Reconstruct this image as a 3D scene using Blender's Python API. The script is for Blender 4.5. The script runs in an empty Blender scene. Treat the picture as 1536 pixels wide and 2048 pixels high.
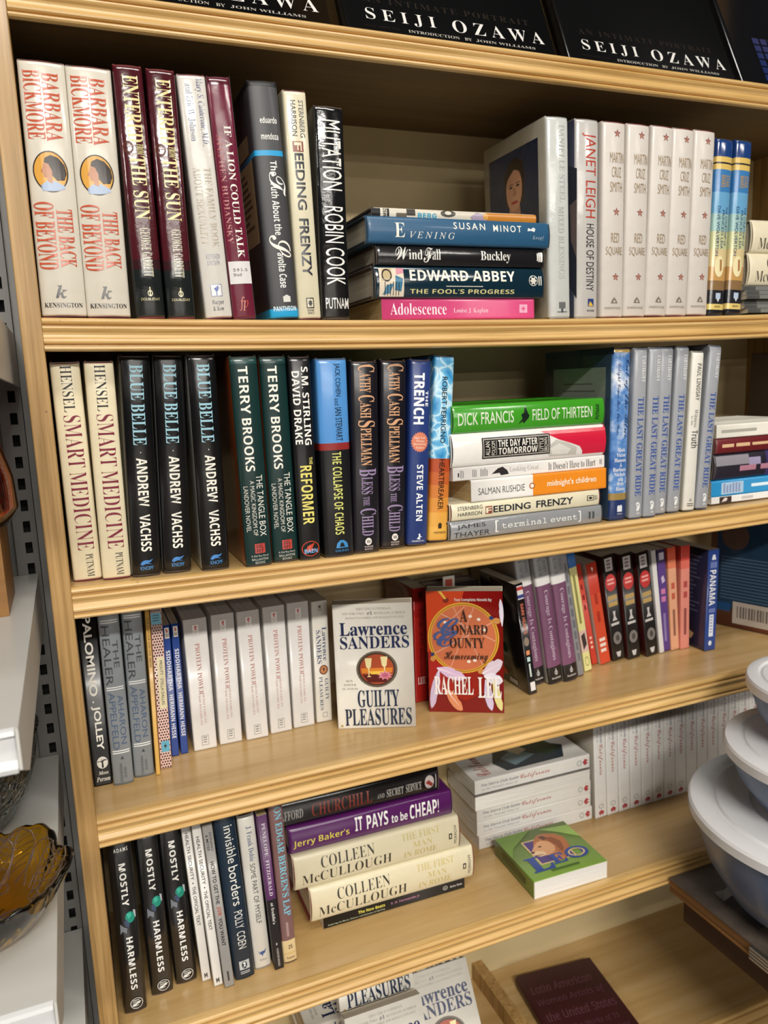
import bpy, bmesh, math, random
from mathutils import Matrix, Vector
random.seed(7)
SC = bpy.context.scene
COL = SC.collection

# ---------------------------------------------------------------- camera, light, exposure
CAM_R = ((0.92488, -0.09929, 0.36703), (-0.37813, -0.13824, 0.91537), (-0.04015, -0.98540, -0.16535))
cam = bpy.data.cameras.new('camera')
cam_o = bpy.data.objects.new('camera', cam)
COL.objects.link(cam_o)
rx, ry, rz = (Vector(c) for c in zip(*CAM_R))            # image right, image down, view direction in world axes
cam_o.matrix_world = Matrix(((rx.x, -ry.x, -rz.x, 0.0114), (rx.y, -ry.y, -rz.y, -0.8726), (rx.z, -ry.z, -rz.z, -0.0701), (0, 0, 0, 1)))
cam.sensor_fit = 'VERTICAL'
cam.sensor_height = 36.0
cam.lens = 1560.0 / 2048.0 * 36.0
cam.clip_start = 0.05
cam.dof.use_dof = True
cam.dof.focus_distance = 0.86
cam.dof.aperture_fstop = 7.0
SC.camera = cam_o

world = bpy.data.worlds.new('shop_air')
SC.world = world
world.use_nodes = True
bg = world.node_tree.nodes['Background']
bg.inputs[0].default_value = (1.0, 0.95, 0.88, 1)
bg.inputs[1].default_value = 0.02

def area(name, loc, size_x, size_y, power, color=(1.0, 0.955, 0.88)):
    l = bpy.data.lights.new(name, 'AREA')
    l.shape = 'RECTANGLE'
    l.size, l.size_y, l.energy, l.color = size_x, size_y, power, color
    o = bpy.data.objects.new(name, l)
    COL.objects.link(o)
    o.location = loc
    o.rotation_euler = (0, 0, 0)
    return o
# rows of fluorescent troffers under the shop ceiling, the near row and those further down the shop
area('ceiling_troffer', (-0.1, -3.2, 1.62), 1.3, 0.28, 135)
area('ceiling_troffer', (-3.0, -3.2, 1.62), 1.2, 0.28, 40)
area('ceiling_troffer', (2.8, -3.2, 1.62), 1.2, 0.28, 34)
area('ceiling_troffer', (0.4, -1.1, 1.62), 1.8, 0.28, 22)
area('ceiling_troffer', (0.9, -6.2, 1.62), 5.0, 0.3, 110)
area('ceiling_troffer', (0.9, -10.2, 1.62), 6.0, 0.3, 420)
area('ceiling_troffer', (0.9, -14.5, 1.62), 8.0, 0.6, 760)
SC.view_settings.view_transform = 'Standard'
SC.view_settings.look = 'None'
SC.view_settings.gamma = 1.0
SC.view_settings.use_curve_mapping = False
SC.view_settings.exposure = 0.3

# ---------------------------------------------------------------- materials
def lin(hx):
    r = []
    for i in (0, 2, 4):
        c = int(hx[i:i + 2], 16) / 255
        r.append(c / 12.92 if c <= .04045 else ((c + .055) / 1.055) ** 2.4)
    return (*r, 1)

_M = {}
def M(hx, rough=.45, var=.07, scale=60, coat=0.0, bump=0.0, metal=0.0):
    """printed paper, card, plastic: one colour with a faint mottling"""
    k = (hx, rough, var, scale, coat, bump, metal)
    if k in _M:
        return _M[k]
    m = bpy.data.materials.new('print_' + hx)
    m.use_nodes = True
    nt = m.node_tree
    b = nt.nodes['Principled BSDF']
    tc = nt.nodes.new('ShaderNodeTexCoord')
    n = nt.nodes.new('ShaderNodeTexNoise')
    n.inputs['Scale'].default_value = scale
    n.inputs['Detail'].default_value = 4
    nt.links.new(tc.outputs['Object'], n.inputs['Vector'])
    mx = nt.nodes.new('ShaderNodeMix')
    mx.data_type = 'RGBA'
    c = lin(hx)
    mx.inputs[6].default_value = tuple(x * (1 - var) for x in c[:3]) + (1,)
    mx.inputs[7].default_value = tuple(min(1, x * (1 + var)) for x in c[:3]) + (1,)
    nt.links.new(n.outputs['Fac'], mx.inputs[0])
    nt.links.new(mx.outputs[2], b.inputs['Base Color'])
    b.inputs['Roughness'].default_value = rough
    b.inputs['Metallic'].default_value = metal
    b.inputs['Coat Weight'].default_value = coat
    b.inputs['Coat Roughness'].default_value = .12
    if bump:
        bp = nt.nodes.new('ShaderNodeBump')
        bp.inputs['Strength'].default_value = bump
        bp.inputs['Distance'].default_value = .002
        n2 = nt.nodes.new('ShaderNodeTexNoise')
        n2.inputs['Scale'].default_value = 55
        n2.inputs['Detail'].default_value = 5
        nt.links.new(tc.outputs['Object'], n2.inputs['Vector'])
        nt.links.new(n2.outputs['Fac'], bp.inputs['Height'])
        nt.links.new(bp.outputs['Normal'], b.inputs['Normal'])
        nt.links.new(bp.outputs['Normal'], b.inputs['Coat Normal'])
    _M[k] = m
    return m

def ramp_mat(name, stretch, stops, rough=.4, scale=1.0, spots=0.0, coat=0.0, bump=.05):
    """grain: noise stretched along one axis through a colour ramp, with small dark dents"""
    m = bpy.data.materials.new(name)
    m.use_nodes = True
    nt = m.node_tree
    L = nt.links.new
    b = nt.nodes['Principled BSDF']
    tc = nt.nodes.new('ShaderNodeTexCoord')
    mp = nt.nodes.new('ShaderNodeMapping')
    mp.inputs['Scale'].default_value = stretch
    L(tc.outputs['Object'], mp.inputs['Vector'])
    n = nt.nodes.new('ShaderNodeTexNoise')
    n.inputs['Scale'].default_value = scale
    n.inputs['Detail'].default_value = 6
    n.inputs['Roughness'].default_value = .6
    L(mp.outputs[0], n.inputs['Vector'])
    r = nt.nodes.new('ShaderNodeValToRGB')
    el = r.color_ramp.elements
    while len(el) < len(stops):
        el.new(.5)
    for e, (p, hx) in zip(el, stops):
        e.position = p
        e.color = lin(hx)
    L(n.outputs['Fac'], r.inputs[0])
    out = r.outputs[0]
    if spots:
        v = nt.nodes.new('ShaderNodeTexNoise')
        v.inputs['Scale'].default_value = 95
        v.inputs['Detail'].default_value = 2
        L(tc.outputs['Object'], v.inputs['Vector'])
        mr = nt.nodes.new('ShaderNodeMapRange')
        mr.inputs['From Min'].default_value = .73
        mr.inputs['From Max'].default_value = .78
        mr.inputs['To Max'].default_value = spots
        L(v.outputs['Fac'], mr.inputs['Value'])
        mx = nt.nodes.new('ShaderNodeMix')
        mx.data_type = 'RGBA'
        mx.inputs[7].default_value = lin('4a3113')
        L(mr.outputs[0], mx.inputs[0])
        L(out, mx.inputs[6])
        out = mx.outputs[2]
    L(out, b.inputs['Base Color'])
    b.inputs['Roughness'].default_value = rough
    b.inputs['Coat Weight'].default_value = coat
    b.inputs['Coat Roughness'].default_value = .15
    if bump:
        bp = nt.nodes.new('ShaderNodeBump')
        bp.inputs['Strength'].default_value = bump
        bp.inputs['Distance'].default_value = .002
        L(n.outputs['Fac'], bp.inputs['Height'])
        L(bp.outputs['Normal'], b.inputs['Normal'])
    return m

HONEY = [(.28, 'b18a4b'), (.5, 'cea768'), (.72, 'ddbb83')]
WOOD_X = ramp_mat('pine_along_shelf', (5, 170, 170), HONEY, .36, 1.0, .35, .15)
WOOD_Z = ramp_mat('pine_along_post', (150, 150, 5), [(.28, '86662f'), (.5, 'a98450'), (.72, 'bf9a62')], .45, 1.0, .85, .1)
UNDER = ramp_mat('shaded_shelf_underside', (3, 45, 45), [(.3, '5a4526'), (.7, '6a522f')], .7, 1.0, 0, 0, 0)  # shade beneath the shelves put into the colour, darker than the board itself
SHELF_TOP = ramp_mat('worn_shelf_board', (3, 45, 45), [(.3, 'b08d57'), (.5, 'bd9b66'), (.7, 'c6a676')], .3, 1.0, .25, .2, .02)
BACKING = ramp_mat('brown_back_board', (3, 3, 5), [(.3, 'b9a57a'), (.7, 'c9b58a')], .6, 1.0, 0, 0, 0)
PAGES = ramp_mat('page_edges', (1400, 8, 8), [(.35, 'b9ab92'), (.65, 'e0d6c0')], .8, 1.0, 0, 0, .15)
PAGES_OLD = ramp_mat('aged_page_edges', (1400, 8, 8), [(.35, 'a8905f'), (.65, 'cdb78a')], .8, 1.0, 0, 0, .15)
PAGES_WHITE = ramp_mat('white_page_edges', (1400, 8, 8), [(.35, 'd0ccc6'), (.65, 'f2efea')], .8, 1.0, 0, 0, .15)
SKY_PRINT = ramp_mat('cloud_print', (18, 18, 18), [(.36, '2c5aa0'), (.5, '5d8cc8'), (.62, 'e6ebf2')], .25, 1.0, 0, .4, 0)

def caustic():
    m = bpy.data.materials.new('pool_water_print')
    m.use_nodes = True
    nt = m.node_tree
    L = nt.links.new
    tc = nt.nodes.new('ShaderNodeTexCoord')
    n = nt.nodes.new('ShaderNodeTexNoise')
    n.inputs['Scale'].default_value = 25
    mp = nt.nodes.new('ShaderNodeMix')
    mp.data_type = 'VECTOR'
    mp.inputs[0].default_value = .03
    L(tc.outputs['Object'], n.inputs['Vector'])
    L(tc.outputs['Object'], mp.inputs[4])
    L(n.outputs['Color'], mp.inputs[5])
    v = nt.nodes.new('ShaderNodeTexVoronoi')
    v.feature = 'DISTANCE_TO_EDGE'
    v.inputs['Scale'].default_value = 62
    L(mp.outputs[1], v.inputs['Vector'])
    r = nt.nodes.new('ShaderNodeValToRGB')
    el = r.color_ramp.elements
    el[0].position, el[0].color = 0.0, lin('cdeaf4')
    el[1].position, el[1].color = .4, lin('2c86c2')
    el.new(.1).color = lin('63b2de')
    L(v.outputs['Distance'], r.inputs[0])
    b = nt.nodes['Principled BSDF']
    L(r.outputs[0], b.inputs['Base Color'])
    b.inputs['Roughness'].default_value = .3
    return m
WATER = caustic()
SPECIAL = {'sky': SKY_PRINT, 'water': WATER}

def mat(c, rough=.45, coat=0.0, bump=0.0):
    return SPECIAL[c] if c in SPECIAL else M(c, rough, coat=coat, bump=bump)

# ---------------------------------------------------------------- mesh helpers
class MB:
    """collects faces with materials and links them as ONE mesh object"""
    def __init__(s):
        s.v, s.f, s.m, s.mats, s.sm = [], [], [], [], []
    def mi(s, m):
        if m not in s.mats:
            s.mats.append(m)
        return s.mats.index(m)
    def add(s, vs, fs, m, smooth=False):
        o, k = len(s.v), s.mi(m)
        s.v += [tuple(p) for p in vs]
        for f in fs:
            s.f.append([i + o for i in f])
            s.m.append(k)
            s.sm.append(smooth)
        return s
    def box(s, x0, y0, z0, x1, y1, z1, m):
        v = [(x, y, z) for z in (z0, z1) for y in (y0, y1) for x in (x0, x1)]
        return s.add(v, [(0, 2, 3, 1), (4, 5, 7, 6), (0, 1, 5, 4), (1, 3, 7, 5), (3, 2, 6, 7), (2, 0, 4, 6)], m)
    def lathe(s, prof, m, n=96, cx=0, cy=0, wob=None):
        vs, fs = [], []
        for j, (r, z) in enumerate(prof):
            for i in range(n):
                a = 2 * math.pi * i / n
                q = wob(a, r, z, j) if wob else (r, z)
                vs.append((cx + q[0] * math.cos(a), cy + q[0] * math.sin(a), q[1]))
        for j in range(len(prof) - 1):
            for i in range(n):
                a, b = j * n + i, j * n + (i + 1) % n
                fs.append((a, b, b + n, a + n))
        return s.add(vs, fs, m, True)
    def sweep_x(s, prof, xs, dz, m, closed=True, smooth=False):
        k = len(prof)
        vs = [(x, y, z + dz(x)) for x in xs for (y, z) in prof]
        fs = []
        for i in range(len(xs) - 1):
            for j in range(k if closed else k - 1):
                a, b = i * k + j, i * k + (j + 1) % k
                fs.append((a, b, b + k, a + k))
        if closed:
            fs += [tuple(range(k))[::-1], tuple((len(xs) - 1) * k + j for j in range(k))]
        return s.add(vs, fs, m, smooth)
    def build(s, name, parent=None, sharp=0):
        me = bpy.data.meshes.new(name)
        me.from_pydata(s.v, [], s.f)
        for m in s.mats:
            me.materials.append(m)
        me.polygons.foreach_set('material_index', s.m)
        me.polygons.foreach_set('use_smooth', s.sm)
        if sharp:
            me.set_sharp_from_angle(angle=math.radians(sharp))
        me.update()
        o = bpy.data.objects.new(name, me)
        COL.objects.link(o)
        if parent:
            o.parent = parent
        return o

def tag(o, label, cat, group=None, kind=None):
    o['label'], o['category'] = label, cat
    if group:
        o['group'] = group
    if kind:
        o['kind'] = kind
    return o

def thing(name, label, cat, loc=(0, 0, 0), group=None):
    o = bpy.data.objects.new(name, None)
    o.empty_display_size = .02
    COL.objects.link(o)
    o.location = loc
    return tag(o, label, cat, group)

def dup(root):
    r = root.copy()
    COL.objects.link(r)
    for ch in root.children:
        c = ch.copy()
        COL.objects.link(c)
        c.parent = r
        for g in ch.children:
            d = g.copy()
            COL.objects.link(d)
            d.parent = c
    return r

# ---------------------------------------------------------------- lettering and printed marks
FONTS = {'s': None, 'sb': (0x1D5D4, 0x1D5EE, 0x1D7EC), 'r': (0x1D400, 0x1D41A, 0x1D7CE), 'i': (0x1D434, 0x1D44E, 0),
         'bi': (0x1D468, 0x1D482, 0), 'sc': (0x1D4D0, 0x1D4EA, 0), 'm': (0x1D670, 0x1D68A, 0x1D7F6), 'si': (0x1D608, 0x1D622, 0)}
def letters(txt, font):
    f = FONTS[font]
    if not f:
        return txt
    o = ''
    for c in txt:
        if font == 'i' and c == 'h':
            o += '\u210e'
        elif 'A' <= c <= 'Z':
            o += chr(f[0] + ord(c) - 65)
        elif 'a' <= c <= 'z':
            o += chr(f[1] + ord(c) - 97)
        elif '0' <= c <= '9' and f[2]:
            o += chr(f[2] + ord(c) - 48)
        else:
            o += c
    return o
_T = {}
def text2d(txt, font, off, sp):
    """flat lettering scaled to the unit square: (vertices, faces)"""
    k = (txt, font, off, sp)
    if k not in _T:
        cu = bpy.data.curves.new('lettering', 'FONT')
        cu.body = letters(txt, font)
        cu.offset = off
        cu.space_character = sp
        cu.resolution_u = 3
        cu.fill_mode = 'FRONT'
        o = bpy.data.objects.new('lettering', cu)
        COL.objects.link(o)
        me = bpy.data.meshes.new_from_object(o.evaluated_get(bpy.context.evaluated_depsgraph_get()))
        vs = [(v.co.x, v.co.y) for v in me.vertices]
        fs = [tuple(p.vertices) for p in me.polygons]
        bpy.data.objects.remove(o)
        bpy.data.curves.remove(cu)
        bpy.data.meshes.remove(me)
        x0, x1 = min(v[0] for v in vs), max(v[0] for v in vs)
        y0, y1 = min(v[1] for v in vs), max(v[1] for v in vs)
        sx, sy = max(x1 - x0, 1e-6), max(y1 - y0, 1e-6)
        _T[k] = ([((x - x0) / sx, (y - y0) / sy) for x, y in vs], fs)
    return _T[k]

# printed marks, all in fractions of the face they lie on: u to the right, v from the top down
def t(txt, f, c, u0, v0, u1, v1, rot=1, off=0.0, sp=1.0): return ('t', c, (u0, v0, u1, v1), txt, f, rot, off, sp)
def h(txt, f, c, u0, v0, u1, v1, off=0.0, sp=1.0): return ('t', c, (u0, v0, u1, v1), txt, f, 0, off, sp)
def r(c, u0, v0, u1, v1): return ('p', c, [(u0, v0), (u1, v0), (u1, v1), (u0, v1)])
def e(c, u0, v0, u1, v1, n=28):
    a, b, x, y = (u1 - u0) / 2, (v1 - v0) / 2, (u0 + u1) / 2, (v0 + v1) / 2
    return ('p', c, [(x + a * math.cos(2 * math.pi * i / n), y + b * math.sin(2 * math.pi * i / n)) for i in range(n)])
def g(c, u0, v0, u1, v1, th, n=36):
    a, b, x, y = (u1 - u0) / 2, (v1 - v0) / 2, (u0 + u1) / 2, (v0 + v1) / 2
    cs = [(math.cos(2 * math.pi * i / n), math.sin(2 * math.pi * i / n)) for i in range(n)]
    vs = [(x + a * p, y + b * q) for p, q in cs] + [(x + a * (1 - th) * p, y + b * (1 - th) * q) for p, q in cs]
    return ('m', c, vs, [(i, (i + 1) % n, n + (i + 1) % n, n + i) for i in range(n)])
def star(c, u0, v0, u1, v1, k=5, inner=.42):
    a, b, x, y = (u1 - u0) / 2, (v1 - v0) / 2, (u0 + u1) / 2, (v0 + v1) / 2
    n = 2 * k
    vs = [(x, y)] + [(x + a * (inner if i % 2 else 1) * math.sin(2 * math.pi * i / n), y - b * (inner if i % 2 else 1) * math.cos(2 * math.pi * i / n)) for i in range(n)]
    return ('m', c, vs, [(0, 1 + i, 1 + (i + 1) % n) for i in range(n)])
def p(c, *pts): return ('p', c, list(pts))
def bars(c, u0, v0, u1, v1, n, fill=.5):
    """lines of print too small to read, as ruled bars"""
    vs, fs = [], []
    rnd = random.Random(n)
    for i in range(n):
        a = v0 + (v1 - v0) * i / n
        b = a + (v1 - v0) / n * fill
        ue = u1 - (u1 - u0) * rnd.choice((0, .05, .12, .2))
        fs.append(tuple(range(len(vs), len(vs) + 4)))
        vs += [(u0, a), (ue, a), (ue, b), (u0, b)]
    return ('m', c, vs, fs)
def dots(c, nu, nv, rad, asp):
    vs, fs = [], []
    for j in range(nv):
        for i in range(nu):
            x = (i + .5 + (.5 if j % 2 else 0)) / (nu + .5)
            y = (j + .5) / nv
            fs.append(tuple(range(len(vs), len(vs) + 10)))
            vs += [(x + rad * math.cos(.628 * k), y + rad * asp * math.sin(.628 * k)) for k in range(10)]
    return ('m', c, vs, fs)

def mark(mb, d, W, H, P, eps, cut, rough, coat, bump):
    """one printed mark laid on a face; P(u, v, eps) maps metres on the face to the book's own space"""
    kind, c = d[0], d[1]
    if kind == 't':
        u0, v0, u1, v1 = d[2]
        vs, fs = text2d(d[3], d[4], d[6], d[7])
        if d[5] == 1:
            vs = [(u0 + b * (u1 - u0), v0 + a * (v1 - v0)) for a, b in vs]
        else:
            vs = [(u0 + a * (u1 - u0), v1 - b * (v1 - v0)) for a, b in vs]
    elif kind == 'p':
        vs, fs = d[2], [tuple(range(len(d[2])))]
    else:
        vs, fs = d[2], d[3]
    if cut:
        bm = bmesh.new()
        bv = [bm.verts.new((u, v, 0)) for u, v in vs]
        for f in fs:
            try:
                bm.faces.new([bv[i] for i in f])
            except ValueError:
                pass
        for i in range(1, 10):
            bmesh.ops.bisect_plane(bm, geom=bm.verts[:] + bm.edges[:] + bm.faces[:], dist=1e-6, plane_co=(i / 10, 0, 0), plane_no=(1, 0, 0))
        bm.verts.index_update()
        vs = [(v.co.x, v.co.y) for v in bm.verts]
        fs = [tuple(v.index for v in f.verts) for f in bm.faces]
        bm.free()
    m = mat(c, rough, coat, bump)
    pts = [P(u * W, v * H, eps) for u, v in vs]
    out = []
    n0 = Vector(P(.5 * W, .5 * H, .01)) - Vector(P(.5 * W, .5 * H, 0))
    for f in fs:
        a, b, cc = (Vector(pts[f[i]]) for i in (0, 1, len(f) // 2 + (1 if len(f) > 3 else 0) if len(f) > 3 else 2))
        out.append(f if (b - a).cross(cc - a).dot(n0) >= 0 else tuple(reversed(f)))
    mb.add(pts, out, m)

# ---------------------------------------------------------------- books: spine faces -Y, thickness along X, height along Z
def make_book(D, w, hh, d, label, group):
    hard = D.get('k', 'h') == 'h'
    root = thing('hardcover_book' if hard else 'paperback_book', label, 'book', group=group)
    rough, coat, bump = D.get('ro', .34 if hard else .42), D.get('co', .25 if hard else .1), D.get('bu', 0)
    bl = D.get('b', .10 * w if hard else 0.0)
    pg = {'o': PAGES_OLD, 'w': PAGES_WHITE}.get(D.get('pg', ''), PAGES)
    rc = .0022 if hard else .0012
    def prof(x):
        a = min(1, abs(2 * x / w))
        return bl * a * a + (rc * max(0, (a - .9) / .1) ** 2 if a > .9 else 0)
    xs = [w / 2 * s for s in (-1, -.98, -.95, -.9, -.75, -.6, -.4, -.2, 0, .2, .4, .6, .75, .9, .95, .98, 1)]
    ed = bl + rc + .004
    path = [(-w / 2, d), (-w / 2, ed)] + [(x, prof(x)) for x in xs] + [(w / 2, ed), (w / 2, d)]
    th = .0007 if hard else .0005
    inner = [(max(-w / 2 + th, min(w / 2 - th, x)), min(d, y + th)) for x, y in path]
    zones = D.get('z') or [(1.0, D['c'])]
    lo, hi = (.0012, hh - .0012) if hard else (0, hh)
    zs = [(lo, .0012 if hard else 0), (lo + .002, 0)]
    for v, c in zones[:-1]:
        zs.append((hh * (1 - v), 0))
    if hard:
        zs += [(hi - .006, 0), (hi - .0025, .0007), (hi - .0008, .0020), (hi, .0036)]
    else:
        zs += [(hi, 0)]
    zs.sort()
    mb = MB()
    n = len(path)
    vs = []
    for z, back in zs:
        for x, y in path:
            k = max(0, 1 - (y / (bl + rc + .004)))
            vs.append((x, y + back * k, z))
    for z, back in zs:
        for x, y in inner:
            k = max(0, 1 - (y / (bl + rc + .004)))
            vs.append((x, y + back * k, z))
    off = n * len(zs)
    spine_m = []
    for j in range(len(zs) - 1):
        zm = 1 - (zs[j][0] + zs[j + 1][0]) / 2 / hh
        col = next(c for v, c in zones if zm <= v + 1e-6)
        for i in range(n - 1):
            cc = col
            if i < 2 and 'L' in D:
                cc = D['L']
            if i >= n - 3 and 'F' in D:
                cc = D['F']
            a = j * n + i
            m = mat(cc, rough, coat, bump)
            mb.m.append(mb.mi(m)); mb.sm.append(True); mb.f.append([a, a + 1, a + 1 + n, a + n])
            mb.m.append(mb.mi(mat(D.get('in', 'd8d0c0'), .6))); mb.sm.append(False); mb.f.append([off + a + n, off + a + 1 + n, off + a + 1, off + a])
    edge = mat(D.get('in', 'd8d0c0'), .6)
    for i in range(n - 1):
        q = (len(zs) - 1) * n + i
        for fc in ([i + 1, i, off + i, off + i + 1], [q, q + 1, off + q + 1, off + q]):
            mb.f.append(fc); mb.m.append(mb.mi(edge)); mb.sm.append(False)
    for j in range(len(zs) - 1):
        for i in (0, n - 1):
            a = j * n + i
            mb.f.append([a, a + n, off + a + n, off + a]); mb.m.append(mb.mi(edge)); mb.sm.append(False)
    mb.v = vs
    faces = (('sp', w, hh, lambda u, v, ep: (u - w / 2, prof(u - w / 2) - ep, hh - v), bl > 0),
             ('lf', d, hh, lambda u, v, ep: (-w / 2 - ep, d - u, hh - v), False),
             ('ff', d, hh, lambda u, v, ep: (w / 2 + ep, u, hh - v), False))
    for key, W, H, P, cut in faces:
        for i, mk in enumerate(D.get(key, ())):
            mark(mb, mk, W, H, P, .00018 + .00004 * i, cut, rough, coat, bump)
    mb.build('dust_jacket' if hard else 'cover', root)
    if hard:
        t2 = .0022
        bm_ = M(D.get('bd', '4a3a30'), .7)
        q = MB()
        for s in (-1, 1):
            xa, xb = sorted((s * (w / 2 - th - .0001), s * (w / 2 - th - t2)))
            q.box(xa, bl + .004, 0, xb, d - .0004, hh, bm_)
        bx = [x * (1 - 2 * th / w - .01) for x in xs]
        strip = [(x, prof(x) + th + .0003) for x in bx] + [(x, prof(x) + th + .0018) for x in reversed(bx)]
        k = len(strip)
        q.add([(x, y, z) for z in (0, hh - .002) for x, y in strip],
              [(i, (i + 1) % k, k + (i + 1) % k, k + i) for i in range(k)] + [tuple(range(k))[::-1], tuple(range(k, 2 * k))], bm_)
        q.build('boards', root)
        b = MB().box(-w / 2 + th + t2 + .0002, bl + .0065, .0035, w / 2 - th - t2 - .0002, d - .004, hh - .0035, pg)
        b.build('page_block', root)
    else:
        b = MB().box(-w / 2 + th + .0001, .0014, .0004, w / 2 - th - .0001, d - .0008, hh - .0004, pg)
        b.build('page_block', root)
    return root

# ---------------------------------------------------------------- what is printed on each book
K, W_ = '151517', 'f0eee8'
D = {}
def profile_head(x, y, sx, sy, skin, hair, cloth):
    """a head in profile, looking left, inside a printed medallion"""
    q = lambda *a: [(x + i * sx, y + j * sy) for i, j in a]
    return [p(cloth, *q((-.30, .50), (-.34, .36), (-.12, .22), (.12, .24), (.36, .34), (.38, .42), (.2, .48), (0, .5))),
            p(hair, *q((-.16, -.36), (.02, -.44), (.24, -.38), (.42, -.2), (.46, .02), (.38, .2), (.16, .22), (.02, .1), (-.06, -.1), (-.2, -.22))),
            p(skin, *q((-.2, -.24), (-.06, -.2), (.03, -.02), (.02, .16), (.02, .3), (-.12, .26), (-.14, .16), (-.23, .14), (-.25, .04), (-.31, 0), (-.24, -.12)))]
D['bick'] = dict(c='ddd6c8', d=.16, bd='5a2328', ro=.2, co=.6, sp=[
    t('BARBARA', 'r', 'c5573a', .48, .05, .84, .31), t('BICKMORE', 'r', 'c5573a', .08, .045, .46, .305),
    e('3a3028', .11, .347, .87, .507), e('e0a64a', .14, .352, .84, .502)] + profile_head(.5, .428, .72, .148, 'b87c58', '2a1b14', '9fb2cf') + [
    t('THE BACK', 'r', 'c5573a', .52, .57, .88, .80), t('OF BEYOND', 'r', 'c5573a', .05, .545, .48, .81),
    h('k', 'bi', '1c1a1a', .34, .872, .6, .925), h('KENSINGTON', 'r', '1c1a1a', .08, .943, .92, .962, -.004)])
D['entered'] = dict(c='4a141e', d=.16, bd='6e1f22', ro=.14, co=.9, bu=.25, z=[(.76, '4a141e'), (.8, '35171c'), (1, '1b2020')], sp=[
    t('ENTERED', 'r', 'e6dc9e', .28, .045, .8, .30), t('FROM', 'r', 'e6dc9e', .55, .307, .78, .347), t('THE SUN', 'r', 'e6dc9e', .28, .352, .8, .60),
    g('5e3026', .08, .295, .45, .345, .35), t('GEORGE GARRETT', 'r', 'd8d2b8', .38, .635, .72, .83, off=-.006),
    g('c8bf8e', .44, .885, .62, .91, .3), p('c8bf8e', (.51, .872), (.55, .872), (.55, .91), (.51, .91)), h('DOUBLEDAY', 's', 'c8bf8e', .2, .916, .85, .927)])
D['family'] = dict(c='dedad3', d=.155, bd='6a2a33', ro=.2, co=.7, bu=.2, sp=[
    t('Mary S. Calderone, M.D.,', 'r', '5c6383', .56, .02, .86, .29, off=-.01), t('and Eric W. Johnson', 'r', '5c6383', .2, .045, .46, .27, off=-.01),
    t('THE FAMILY BOOK', 'r', 'b8ad9a', .54, .375, .8, .70, off=-.01), t('ABOUT SEXUALITY', 'r', 'b8ad9a', .16, .375, .42, .69, off=-.01),
    h('REVISED', 'r', '8d8f9c', .25, .728, .76, .748, -.008), h('EDITION', 'r', '8d8f9c', .27, .755, .74, .774, -.008),
    r('8f93ad', .28, .854, .70, .906), r('e8e5de', .31, .858, .67, .902), p('3a4f9e', (.45, .884), (.4, .872), (.5, .866), (.56, .858), (.6, .872), (.52, .886)), r('3a4f9e', .47, .884, .51, .902),
    h('Harper', 'r', '5a5a5e', .28, .92, .72, .943, -.006), h('& Row', 'r', '5a5a5e', .3, .948, .7, .966, -.006)])
D['lion'] = dict(c='6f2038', d=.155, bd='5c1a2e', ro=.18, co=.8, bu=.1, z=[(.04, '561628'), (1, '6f2038')], sp=[
    t('IF A LION COULD TALK', 'r', 'ece6dd', .48, .2, .78, .74), t('STEPHEN BUDIANSKY', 'r', 'a8585a', .12, .24, .36, .68, off=-.006),
    r('d8d0c4', .965, .0, 1, 1), h('fp', 'i', 'c4523f', .3, .905, .7, .965)])
D['truth'] = dict(c='38383b', d=.158, bd='1c1c1e', ro=.45, co=.05, z=[(.03, '1f1f22'), (.287, '47474a'), (.309, '1f9fd8'), (.955, '38383b'), (1, '22a4dc')],
    lf=[r('a08a63', .02, .31, .9, .66), r('8e7a56', .05, .2, .84, .28), bars('5c4c33', .1, .34, .8, .6, 9)], sp=[
    h('eduardo', 'sb', 'e9e7e3', .28, .152, .86, .178), h('mendoza', 'sb', 'e9e7e3', .27, .217, .86, .244),
    t('The', 'sb', 'efeeea', .48, .33, .72, .392), t('T', 'sc', 'efeeea', .4, .375, .95, .475), t('ruth About the', 'sb', 'efeeea', .42, .425, .68, .64),
    t('S', 'sc', 'f3e9df', .2, .64, .92, .735), t('avolta Case', 'sb', 'efeeea', .42, .715, .7, .865),
    r('d8d6d0', .48, .905, .74, .927), p('d8d6d0', (.46, .905), (.61, .895), (.76, .905)), h('PANTHEON', 'sb', 'dff2fb', .12, .945, .92, .966)])
D['feeding'] = dict(c='e2dabd', d=.155, bd='5a2026', ro=.3, co=.4, sp=[
    t('STERNBERG', 's', '2c2c30', .6, .048, .82, .205, off=.008), t('HARRISON', 's', '2c2c30', .26, .05, .48, .2, off=.008),
    r('8c4a3c', .24, .222, .7, .266), t('F', 'sb', 'e8dfc2', .3, .226, .62, .262), t('EEDING', 's', '20242f', .28, .272, .68, .515, off=.02), t('FRENZY', 's', '20242f', .28, .553, .7, .806, off=.02),
    r('2c2c30', .34, .903, .68, .95), r('d8cfb0', .38, .908, .64, .945), star('2c2c30', .4, .91, .62, .944, 7, .6), h('HENRY', 'r', '2c2c30', .36, .955, .68, .964), h('HOLT', 'r', '2c2c30', .38, .967, .66, .976)])
D['mutation'] = dict(c='141416', d=.155, ro=.12, co=1.0, bu=.35, sp=[
    t('MUTATION', 's', 'f2f0ea', .2, .07, .86, .39), t('ROBIN COOK', 's', 'f2f0ea', .2, .465, .86, .835), h('PUTNAM', 's', 'ece9e2', .14, .897, .94, .95, .004)])
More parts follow.
